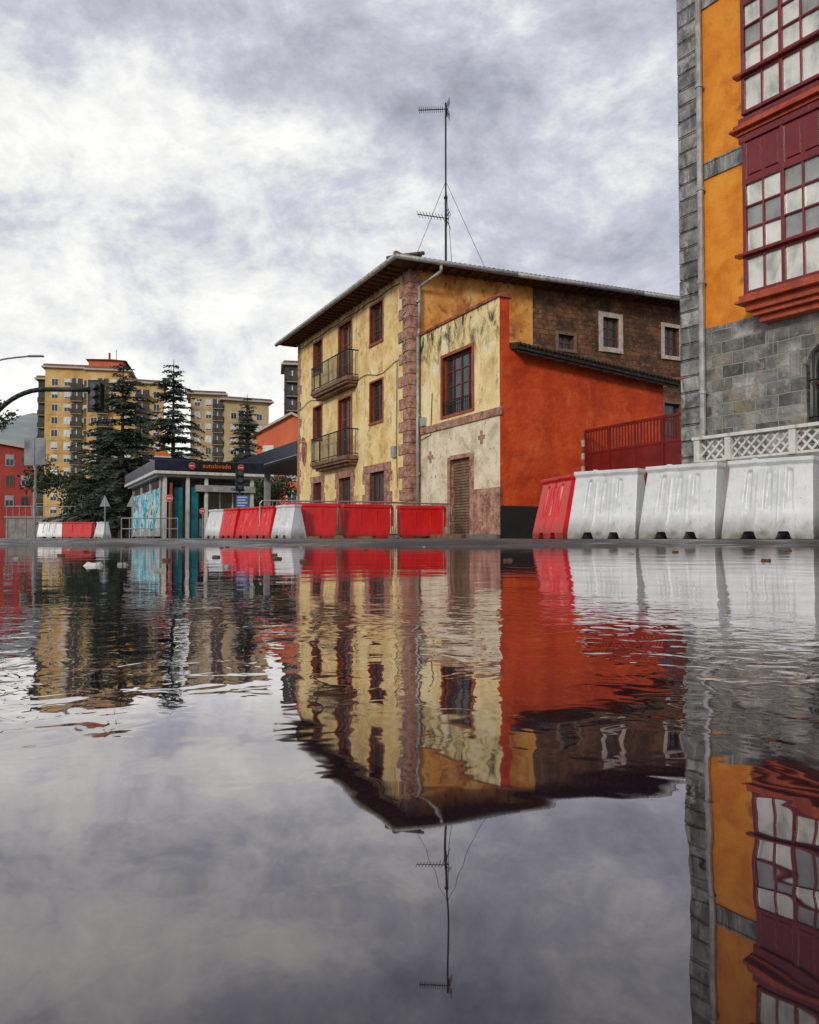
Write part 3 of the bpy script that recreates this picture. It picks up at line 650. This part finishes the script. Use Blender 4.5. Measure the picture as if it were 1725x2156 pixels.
barrier(1.88,12.0,R(-79),'redbar',1.2,label='red plastic road barrier ending the white row')
ddx,ddy=.64,-.77
for i,k in enumerate(['whitebar','redbar','redbar','redbar','whitebar']):
    t=i*1.04; barrier(-6.45+ddx*t,24.6+ddy*t,math.atan2(ddy,ddx)+(.02,-.05,.05,-.04,.02)[i],k,1.0)
def panel_mesh(Lg,Hh,k):
    b=MB(); W=.36
    b.box(.04,Lg-.10,.0,W,.06,Hh-.1,k,.0)
    for v in range(len(b.v)):
        x,y,z=b.v[v]
        if z>.5: b.v[v]=(x+(.02 if x>Lg/2 else -.03),y+(.05 if y<W/2 else -.05),z)
    b.box(-.02,Lg,.02,W-.02,Hh-.1,Hh,k); b.box(.08,.4,.0,W,0,.06,k); b.box(Lg-.5,Lg-.16,0,W,0,.06,k)
    for q in range(1,3): 
        x=Lg*q/3; b.box(x-.012,x+.012,.012,.03,.12,Hh-.16,k)
    b.box(Lg,Lg+.05,.1,.2,.35,Hh-.05,k)
    return b.mesh('panel_barrier')
pm=panel_mesh(1.44,.97,'redbar')
for (x,y,a) in ((-3.31,21.2,16),(-1.83,22.0,20),(-.27,22.9,19)):
    mkobj('plastic_barrier',pm,None,(x,y,0),R(a),.02,label='smooth red plastic panel barrier before the old house',category='barrier',group='plastic barriers along the roadworks')
mkobj('plastic_barrier',panel_mesh(1.7,.9,'redbar'),None,(-19.3,43.5,0),R(3),.02,label='red plastic panel barrier beside pale ones',category='barrier',group='plastic barriers along the roadworks')
barrier(-20.75,43.6,R(2),'whitebar',1.4); barrier(-17.45,43.3,R(-40),'whitebar',1.0)
def crowd():
    r=root('pedestrian_fence',(-2.1,22.4,0),R(20),'galvanised steel crowd control fence behind red barriers','fence','steel crowd control fences')
    b=MB(); W=2.2
    b.path([(0,0,.12),(0,0,.98),(.06,0,1.06),(W-.06,0,1.06),(W,0,.98),(W,0,.12),(0,0,.12)],.02,'steel',8); b.obj('frame',r)
    b=MB()
    for i in range(1,19): b.tube((W*i/19,0,.12),(W*i/19,0,1.06),.009,'steel',5)
    b.obj('bars',r)
    for x in (.3,W-.3):
        b=MB(); b.tube((x,-.25,.02),(x,.25,.02),.018,'steel'); b.tube((x,0,.02),(x,0,.12),.018,'steel'); b.obj('foot',r)
    return r
c0=crowd(); copy_thing(c0,(-.75,23.2,0),R(22)); copy_thing(c0,(-4.2,22.0,0),R(12))

# ---------------------------------------------------------------- petrol station car wash
KP=Vector((-12,38,0)); K=root('car_wash_kiosk',KP,TH,'car wash kiosk with navy fascia and cyan mural side','kiosk')
b=MB(); b.box(-.45,4.9,-.5,11,3.25,3.80,'navy'); b.box(-.47,4.92,-.52,11.02,3.10,3.25,'white'); b.box(-.3,4.7,-.3,10.8,2.98,3.10,'ltgrey'); b.obj('roof',K,bevel=.02)
b=MB(); b.box(0,.12,.6,10.7,.1,.4,'ltgrey'); b.box(0,.08,.6,10.7,.4,2.5,'mural'); b.box(.02,.06,.6,10.7,2.5,2.98,'glass')
for y in (.6,3.9,7.2,10.6): b.box(-.03,.15,y,y+.1,.1,2.98,'white')
b.box(0,4.6,10.6,10.7,.1,2.98,'ltgrey'); b.box(1.3,4.5,2.35,2.45,.1,2.98,'ltgrey'); b.obj('wall',K)
for x in (0.02,1.1,2.0,4.3):
    b=MB(); b.box(x,x+.16,-.2,-.04,0,3.0,'white'); b.obj('column',K)
b=MB(); b.box(.35,.45,-.15,.1,0,2.7,'cornice'); b.obj('height_marker',K)
for x0_,y0_ in ((.62,.1),(1.34,-.1)):
    b=MB(); b.box(x0_,x0_+.36,y0_,y0_+.3,0,2.5,'teal'); b.obj('wash_brush',K)
b=MB(); b.box(1.55,4.5,-.35,2.3,2.30,2.62,'ltgrey'); b.box(2.2,4.2,.4,2.1,.1,1.0,'ltgrey'); b.box(2.25,4.15,.42,2.0,1.0,2.3,'glass')
for x in (2.2,2.85,3.5,4.12): b.box(x,x+.06,.38,.44,1.0,2.3,'white')
b.obj('booth',K)
b=MB(); b.box(1.0,3.9,-.56,-.5,3.32,3.74,'iron'); sgn=b.obj('fascia_sign',K)
text_part('autolavado',.32,'signorange','lettering',sgn,(2.5,-.575,3.45))
text_part('CALIDAD',.16,'navy','lettering',sgn,(3.6,-.37,2.40))
def disc(b,cx,cz,y,r):
    for (rr,yy,k) in ((r,y,'signwhite'),(r*.92,y-.006,'signred')):
        b.face([(cx+rr*math.cos(2*math.pi*i/24),yy,cz+rr*math.sin(2*math.pi*i/24)) for i in range(24)],k)
    b.box(cx-r*.62,cx+r*.62,y-.016,y-.008,cz-r*.15,cz+r*.15,'signwhite')
for q in (1.30,3.70):
    b=MB(); disc(b,q,3.53,-.57,.16); b.obj('no_entry_sign',K)
b=MB(); pts=[(math.cos(math.pi*i/16)*.36,0,math.sin(math.pi*i/16)*.24) for i in range(17)]
b.face([(p[0],-.02,p[2]) for p in pts],'signorange'); b.face([(p[0],.06,p[2]) for p in pts],'signorange')
for p,q in zip(pts,pts[1:]): b.face([(p[0],-.02,p[2]),(q[0],-.02,q[2]),(q[0],.06,q[2]),(p[0],.06,p[2])],'signorange')
b.box(-.4,.4,-.03,.07,-.07,-.001,'signwhite'); b.box(-.9,1.0,-.015,.05,-.20,-.073,'navy'); b.obj('roof_emblem',K,(0.0,0,4.0))
# canopy
b=MB(); cz=5.25
cy=root('station_canopy',(-6.07,42,0),TH,'dark navy petrol station canopy on steel columns','canopy')
b.box(0,9,0,12.7,cz-.75,cz,'navy'); b.box(.15,8.85,.15,12.55,cz-.85,cz-.75,'ltgrey'); b.box(-.02,9.02,-.02,12.72,cz-.79,cz-.752,'ltgrey'); b.obj('roof',cy)
for y in (2.5,10): 
    for x in (1.2,7): b=MB(); b.box(x,x+.35,y,y+.35,0,cz-.85,'ltgrey'); b.obj('column',cy)
b=MB(); b.box(.8,1.7,4.5,5.2,.15,1.9,'white'); b.box(.78,1.72,4.48,5.22,1.3,1.7,'navy'); b.box(.5,2.0,2.2,11,0,.15,'concrete'); b.obj('fuel_pump',cy)
def pole_sign(x,y,h,kind,label,r=.3,name='traffic_sign',cat='sign'):
    rt=root(name,(x,y,0),0,label,cat); b=MB(); b.tube((0,0,0),(0,0,h),.03,'steel',8); b.obj('pole',rt); b=MB()
    if kind=='disc': disc(b,0,h,-.04,r); b.box(-.02,.02,-.035,.03,h-.1,h+.1,'steel')
    if kind=='tri': 
        pts=[(-r,h-.2),(r,h-.2),(0,h+r*1.4)]; b.face([(p[0],-.04,p[1]) for p in pts],'signback'); b.box(-.02,.02,-.06,-.041,h-.2,h+.1,'steel')
    if kind=='blue':
        b.box(-r,r,-.05,-.03,h-.25,h+.3,'signblue')
        for i in range(4): b.box(-r*.8,r*(.75,.5,.8,.4)[i],-.056,-.051,h+.2-i*.12,h+.24-i*.12,'signwhite')
    b.obj('plate',rt); return rt
pole_sign(-11.4,37.2,1.9,'disc','red no entry sign on steel pole by kiosk',.17)
pole_sign(-9.5,36,1.25,'disc','low red no entry sign by kiosk booth',.14)
pole_sign(-14.85,38.2,1.75,'tri','grey back of triangular road sign on pole',.26)
pole_sign(-13.6,38.4,1.75,'tri','grey back of triangular road sign on pole',.26)
pole_sign(-7.2,33.8,1.55,'blue','blue information board with white lines',.27,'information_board','sign')
def traffic_head(b,cx,z0,k='dkgreen',s=1.0):
    w=.17*s;h=.95*s
    b.box(cx-w,cx+w,-.12*s,.14*s,z0,z0+h,k)
    for i in range(3):
        zc=z0+h*(.18+.32*i); b.tube((cx,-.12*s,zc),(cx,-.34*s,zc),.13*s,k,12,.11*s); b.face([(cx+.10*s*math.cos(2*math.pi*j/12),-.345*s,zc+.10*s*math.sin(2*math.pi*j/12)) for j in range(12)],'glass')
tl=root('traffic_light',(-7.6,35,0),R(20),'small dark green traffic light on pole by kiosk','traffic light')
b=MB(); b.tube((0,0,0),(0,0,3.1),.05,'dkgreen'); b.obj('pole',tl); b=MB(); traffic_head(b,0,2.1); b.obj('signal_head',tl)
ta=root('traffic_light',(-15.6,28,0),0,'green arched mast arm carrying a hanging traffic light','traffic light')
b=MB(); pts=[(0,0,0),(0,0,2.3)]
for i in range(17):
    t=i/16*math.pi/2; pts.append((2.5-2.5*math.cos(t),0,2.3+3.05*math.sin(t)))
pts.append((4.25,0,5.34)); b.path(pts,.085,'dkgreen',10); b.obj('mast_arm',ta,smooth=True)
b=MB(); traffic_head(b,4.35,4.66,s=.98); b.box(4.0,4.6,.10,.16,4.55,5.72,'iron'); b.obj('signal_head',ta)
sp_=root('road_sign',(-14.35,30,0),0,'grey rectangular road sign seen from behind on pole','sign')
b=MB(); b.tube((0,0,0),(0,0,3.9),.045,'steel',8); b.obj('pole',sp_)
b=MB(); b.box(-.42,-.03,-.05,-.02,2.8,3.85,'signback'); b.box(.0,.40,-.052,-.022,2.82,3.85,'signback'); b.box(-.4,.4,-.02,.0,3.0,3.06,'steel'); b.box(-.4,.4,-.02,.0,3.6,3.66,'steel'); b.obj('plate',sp_)
sl=root('street_lamp',(-21.7,40,0),0,'tall curved grey street lamp over the road','street lamp')
b=MB(); pts=[(0,0,0),(0,0,8.5)]+[(1.3-1.3*math.cos(t),0,8.5+.75*math.sin(t)) for t in (.3,.7,1.1,1.4)]+[(2.2,0,9.36)]; b.path(pts,.045,'signback',8); b.obj('pole',sl)
b=MB(); b.box(2.1,2.9,-.12,.12,9.32,9.40,'signback',.03); b.obj('lamp_head',sl)
rl=root('pedestrian_railing',(-13.6,37,0),R(5),'low white tubular railing beside the car wash','railing')
b=MB()
for z in (.45,.95): b.tube((0,0,z),(2.6,0,z),.025,'ltgrey')
for i in range(8): b.tube((2.6*i/7,0,0),(2.6*i/7,0,.95),.022,'ltgrey')
b.obj('rails',rl)
bw=root('parapet_wall',(-34,66,0),R(8),'long pale parapet wall with railing along the road','wall')
b=MB(); b.box(0,17,0,.3,0,1.7,'concrete'); 
for i in range(12): b.box(i*1.5,i*1.5+.15,-.04,0,0,1.8,'concrete')
b.box(-.1,17.1,-.08,.38,1.7,1.85,'concrete'); b.obj('wall',bw)
b=MB(); b.tube((0,.15,2.7),(17,.15,2.7),.04,'ltgrey')
for i in range(35): b.tube((i*.5,.15,1.85),(i*.5,.15,2.7),.025,'ltgrey',5)
b.obj('railing',bw)

# ---------------------------------------------------------------- apartment blocks
def win_m(w,h,k='glass',blind=0,kf='white'):
    b=MB(); b.box(-w/2-.12,w/2+.12,-.06,0,-.12,h+.12,kf); b.face([(-w/2,-.07,0),(w/2,-.07,0),(w/2,-.07,h),(-w/2,-.07,h)],k)
    b.box(-.04,.04,-.10,-.072,0,h,kf)
    if blind: b.box(-w/2,w/2,-.11,-.075,h*(1-blind),h,kf)
    return b.mesh('window')
WM=[win_m(1.2,1.4),win_m(1.2,1.4,'glass',.45),win_m(1.2,1.4,'curtain',0),win_m(1.2,1.4,'glass',.8)]
WD=[win_m(.9,1.4,'glass',0,'copred'),win_m(.9,1.4,'glass',.4,'ltgrey')]
def bal_m(w,d=1.2):
    b=MB(); b.box(-w/2,w/2,-d,0,-.15,.05,'concrete'); b.box(-w/2,w/2,-d,-d+.06,.1,1.05,'darkbal'); b.box(-w/2,-w/2+.06,-d+.062,0,.1,1.05,'darkbal'); b.box(w/2-.06,w/2,-d+.062,0,.1,1.05,'darkbal')
    b.face([(-w/2+.1,-.03,.05),(w/2-.1,-.03,.05),(w/2-.1,-.03,2.3),(-w/2+.1,-.03,2.3)],'glass'); b.box(-.2,.05,-.06,-.035,.05,2.3,'white')
    return b.mesh('balcony')
BMs={w:bal_m(w) for w in (2.4,3.0)}
def block(name,loc,rot,w,d,h,k,fh,cols,bals,label,z0=2.0,roofk='tile',pent=None,side=0,cat='apartment building',over=.7):
    r=root(name,loc,R(rot),label,cat); rnd=random.Random(int(h*10+w))
    b=MB(); b.box(0,w,0,d,0,h,k); 
    n=int((h-z0)/fh)
    for f in range(n): b.box(-.05,w+.05,-.05,d+.05,z0+f*fh-.25,z0+f*fh-.1,k)
    b.obj('wall',r)
    b=MB(); b.box(-over,w+over,-over,d+over,h,h+.35,'whitestone'); b.box(-over+.2,w+over-.2,-over+.2,d+over-.2,h+.35,h+.9,roofk,.3)
    if pent:
        xm=(pent[0]+pent[1])/2; b.box(pent[0],pent[1],-.1,d-1,h+.9,h+.9+pent[2],'orangeblock')
        e=[(pent[0]-.6,-.7),(pent[1]+.6,-.7),(pent[1]+.6,d-.4),(pent[0]-.6,d-.4)]; zt=h+.9+pent[2]
        for i in range(4): j=(i+1)%4; b.face([(e[i][0],e[i][1],zt),(e[j][0],e[j][1],zt),(xm,d/2,zt+1.9)],'copred')
        b.tube((xm+1.5,4,zt),(xm+1.5,4,zt+3.4),.07,'iron',5); b.tube((xm,4,zt+.8),(xm,4,zt+2.6),.25,'copred',6)
    b.obj('roof',r)
    for f in range(n):
        z=z0+f*fh
        for c in cols: mkobj('window',rnd.choice(WM),r,(c,0,z+.6))
        for (c,bw_) in bals: mkobj('balcony',BMs[bw_],r,(c,0,z))
        for s in range(side): mkobj('window',rnd.choice(WM),r,(w,2.5+s*4,z+.6),R(90))
    return r
block('apartment_tower',(-79.5,170,0),12,10.5,15,37.2,'ochre',2.8,(2.0,4.6,8.6),((6.6,2.4),),'tall ochre apartment tower with white-framed windows',side=1)
block('apartment_tower',(-82.4,173,0),12,3.2,8,35.2,'darkbal',2.8,(),((1.6,3.0),),'narrow tower wing stacked with dark balconies')
block('apartment_tower',(-70.6,170.6,0),12,8.6,14,36.8,'ochre',2.8,(1.5,5.5),((3.4,2.4),),'ochre tower core topped by red rooftop block',pent=(.3,7.6,1.4))
block('apartment_tower',(-62.3,168,0),20,9.0,14,33.6,'ochre',2.8,(1.5,7.4),((4.5,3.0),),'ochre apartment tower wing with dark balconies',side=1)
block('apartment_block',(-50.5,180,0),14,7.3,12,33.2,'ochre2',2.8,(1.5,4.0),((6.1,2.4),),'beige apartment block with overhanging roof',side=0,over=1)
block('apartment_block',(-43.0,181,0),24,10.5,12,32.0,'ochre2',2.8,(2.2,8.2),((4.8,3.0),),'beige apartment block with stacked balconies',over=1,side=1)
block('apartment_tower',(-24.0,150,0),10,5,8,33.3,'darkbal',2.8,(4.2,),((1.5,2.4),),'dark apartment tower with stacked balconies')
def gable(name,loc,rot,w,d,h,rh,k,fl,nc,label,ws):
    r=root(name,loc,R(rot),label,'apartment building'); b=MB(); b.box(0,w,0,d,0,h,k); b.face([(0,-.005,h),(w,-.005,h),(w/2,-.005,h+rh)],k); b.obj('wall',r)
    b=MB(); o=.6
    for s in (0,1):
        xa=-o if s==0 else w+o; za=h-rh*o/(w/2)
        P=[(xa,-o,za),(w/2,-o,h+rh),(w/2,d+o,h+rh),(xa,d+o,za)]; b.face([(p[0],p[1],p[2]+.3) for p in P],'tile'); b.face(P,'whitestone'); b.face([P[0],P[1],(P[1][0],P[1][1],P[1][2]+.3),(P[0][0],P[0][1],P[0][2]+.3)],'whitestone')
    b.obj('roof',r)
    for f in range(fl):
        for c in range(nc): mkobj('window',ws[(f*3+c)%len(ws)],r,(w*(c+.5)/nc,0,1.6+f*2.9))
    return r
gable('red_brick_block',(-19.6,100,0),-8,9.5,12,13.3,2.4,'orangeblock',4,3,'orange-red low apartment house with pale roof edge',WM)
gable('red_brick_block',(-64.5,106.4,0),28,12,14,12.6,.9,'redblock',4,6,'red rendered apartment house with shuttered windows',WD)

# ---------------------------------------------------------------- trees
def conifer(loc,h,rad,seed,label,base=.10,q_=6,ex=.75):
    rnd=random.Random(seed); r=root('conifer_tree',loc,0,label,'tree','dark conifer trees')
    b=MB(); lean=rnd.uniform(-.02,.02)
    n=8
    for i in range(n):
        z0=h*i/n;z1=h*(i+1)/n; b.tube((lean*z0,0,z0),(lean*z1,0,z1),.26*(1-i/n)+.03,'bark',8,.26*(1-(i+1)/n)+.02)
    b.obj('trunk',r)
    b=MB(); z=h*base
    while z<h*.985:
        t=z/h; nb=rnd.choice((4,5,6)) if t<.85 else 4
        a0=rnd.uniform(0,6.28)
        for k in range(nb):
            a=a0+k*6.283/nb+rnd.uniform(-.5,.5)
            Lb=rad*((1-t)**ex)*rnd.choice((.45,.7,.9,1.0,1.15,1.35))*rnd.uniform(.85,1.12)+.15
            up=rnd.uniform(.0,.28)+.30*t; ca,sa=math.cos(a),math.sin(a)
            def pt(s): return Vector((lean*z+ca*Lb*s,sa*Lb*s,z+Lb*(up*s-(.38)*s*s)))
            pr_=pt(0); steps=max(3,int(Lb/.17))
            for i in range(1,steps+1):
                s=i/steps; p=pt(s)
                if i%2==0: b.tube(pr_,p,.045*(1-s)+.012,'bark',3); pr_=p
                if s<.12 and Lb>.8: continue
                wd=.55*min(1,Lb/1.4)*(1.15-s*.68)
                for q in range(q_):
                    side=rnd.choice((-1,1)); ln=wd*rnd.uniform(.5,1.6)
                    dv=Vector((-sa*side+ca*.9*rnd.random(),ca*side+sa*.9*rnd.random(),rnd.uniform(-.45,.10))).normalized()
                    c=p+Vector((rnd.uniform(-.08,.08),rnd.uniform(-.08,.08),rnd.uniform(-.06,.03)))
                    wv=dv.cross(Vector((rnd.uniform(-1,1),rnd.uniform(-1,1),rnd.uniform(-1,1)))).normalized()*.06
                    b.face([c-wv,c+dv*ln*.6-wv*.8,c+dv*ln,c+dv*ln*.55+wv*.9],'needle')
        z+=h*.028*rnd.uniform(.6,1.6)
    b.obj('crown',r); return r
conifer((-22.4,61,0),13.8,4.3,11,'dark spreading conifer with drooping branches',.07,7,.62)
conifer((-25.6,66,0),9.5,4.0,15,'dark conifer behind the car wash',.08,6,.5)
conifer((-18.3,60.5,0),13.9,3.9,12,'tall dark conifer with layered branches',.08,7,.66)
conifer((-12.8,62,0),11.4,2.5,13,'slim dark conifer behind the petrol station',.1,7)
def broad(loc,h,rad,seed,label,n=1500,k='leaf',ls=.13):
    rnd=random.Random(seed); r=root('broadleaf_tree',loc,0,label,'tree'); b=MB()
    b.tube((0,0,0),(.1,0,h*.55),.13,'bark',8,.07); tips=[]
    for i in range(7):
        a=i*.9; e=Vector((math.cos(a)*rad*.6,math.sin(a)*rad*.6,h*rnd.uniform(.6,.9))); b.tube((.08,0,h*rnd.uniform(.3,.5)),e,.05,'bark',5,.015); tips.append(e)
    b.obj('trunk',r); b=MB()
    cl=[t+Vector((rnd.gauss(0,rad*.3),rnd.gauss(0,rad*.3),rnd.gauss(0,rad*.25))) for t in tips for _ in range(4)]
    for i in range(n):
        c=rnd.choice(cl)+Vector((rnd.gauss(0,rad*.16),rnd.gauss(0,rad*.16),rnd.gauss(0,rad*.13)))
        u=Vector((rnd.gauss(0,1),rnd.gauss(0,1),rnd.gauss(0,1))).normalized()*ls; w=u.cross(Vector((rnd.gauss(0,1),rnd.gauss(0,1),rnd.gauss(0,1)))).normalized()*ls*.5
        b.face([c-u,c+w,c+u,c-w],k)
    b.obj('crown',r); return r
broad((-16.0,29.5,0),5.6,.8,5,'leafy green street tree',900,ls=.08)
broad((-10.5,58,0),4.6,2.0,6,'bushy green tree behind the station canopy',1800)
broad((-32,74,0),6.0,3.2,8,'bushy green tree behind the parapet wall',2600,ls=.2)
broad((-26,72,0),5.0,3.0,9,'bushy green tree behind the parapet wall',2600,ls=.2)
broad((-20,70,0),5.2,3.0,10,'bushy green tree behind the car wash',2600,ls=.2)
broad((-14.5,70,0),5.0,2.6,21,'bushy green tree behind the car wash',2000,ls=.2)
# hills
b=MB(); nx=120; rows=8
for j in range(rows):
    for i in range(nx+1):
        x=-2600+5200*i/nx; s=j/(rows-1); base=150+90*math.exp(-((x+900)/450)**2)+60*noise.noise(Vector((x*.002,3,0)))+25*noise.noise(Vector((x*.008,7,0)))
        zz=base*(math.sin(s*math.pi/2))+14*noise.noise(Vector((x*.01,s*5,2))) if j else -5
        b.v.append((x,1150+s*650,zz))
for j in range(rows-1):
    for i in range(nx): a=j*(nx+1)+i; b.f.append((a,a+1,a+nx+2,a+nx+1)); b.m.append(0)
b.mats=['hill']; b.obj('hills',smooth=True,kind='structure',label='hazy green hills behind the town')

# ---------------------------------------------------------------- sky, sun
w=bpy.data.worlds.new('World'); scene.world=w; w.use_nodes=True; nt=w.node_tree
for n in list(nt.nodes): nt.nodes.remove(n)
out=nt.nodes.new('ShaderNodeOutputWorld')
dirv=Vector((-.46,-.86,.42)).normalized()
sky=nt.nodes.new('ShaderNodeTexSky'); sky.sky_type='NISHITA'; sky.sun_disc=False; sky.sun_elevation=math.asin(dirv.z); sky.sun_rotation=math.atan2(dirv.x,dirv.y)
bg1=nt.nodes.new('ShaderNodeBackground'); bg1.inputs[1].default_value=.09; L(nt,sky.outputs[0],bg1.inputs[0])
tc=nt.nodes.new('ShaderNodeTexCoord').outputs['Generated']
mp=mapn(nt,tc,(1.0,1.0,1.6),(0,R(24),0),(3.3,.4,1.2))
n1=noisen(nt,mp,1.9,12,.58,.25)
mp2=mapn(nt,tc,(1.0,1.0,1.5),(0,R(14),0),(8.3,.4,4.2))
n2=noisen(nt,mp2,6.0,14,.68,.2)
f=math_(nt,'ADD',math_(nt,'MULTIPLY',n1,.54),math_(nt,'MULTIPLY',n2,.46))
f=math_(nt,'ADD',math_(nt,'MULTIPLY',math_(nt,'SUBTRACT',f,.5),1.8),.5)
dp=nt.nodes.new('ShaderNodeVectorMath'); dp.operation='DOT_PRODUCT'; L(nt,tc,dp.inputs[0]); dp.inputs[1].default_value=Vector((-.32,1,.36)).normalized()
gl=math_(nt,'POWER',math_(nt,'MAXIMUM',dp.outputs['Value'],0),13)
f=math_(nt,'ADD',math_(nt,'SUBTRACT',f,.03),math_(nt,'MULTIPLY',gl,.15))
c=ramp(nt,f,[(.24,(.26,.265,.31)),(.37,(.38,.39,.46)),(.50,(.55,.56,.63)),(.61,(.79,.795,.79)),(.73,(1.0,.985,.92))])
bg2=nt.nodes.new('ShaderNodeBackground'); bg2.inputs[1].default_value=1.14; L(nt,c,bg2.inputs[0])
mx=nt.nodes.new('ShaderNodeMixShader'); mx.inputs[0].default_value=.95; L(nt,bg1.outputs[0],mx.inputs[1]); L(nt,bg2.outputs[0],mx.inputs[2]); L(nt,mx.outputs[0],out.inputs[0])
sd=bpy.data.lights.new('sun','SUN'); sd.energy=1.5; sd.angle=R(10); sd.color=(1,.91,.78)
so=bpy.data.objects.new('sun',sd); col.objects.link(so)
so.rotation_euler=dirv.to_track_quat('Z','Y').to_euler(); so.location=(0,0,50)

# ---------------------------------------------------------------- camera
cd=bpy.data.cameras.new('camera'); cam=bpy.data.objects.new('camera',cd); col.objects.link(cam)
cam.location=(0,0,.012); cam.rotation_euler=(R(91.8),0,0)
cd.sensor_fit='VERTICAL'; cd.sensor_height=36; cd.sensor_width=28.8; cd.lens=1650/2156*36; cd.shift_y=3/2156
cd.clip_start=.01; cd.clip_end=8000
scene.camera=cam
scene.view_settings.view_transform='Standard'; scene.view_settings.look='None'; scene.view_settings.exposure=0
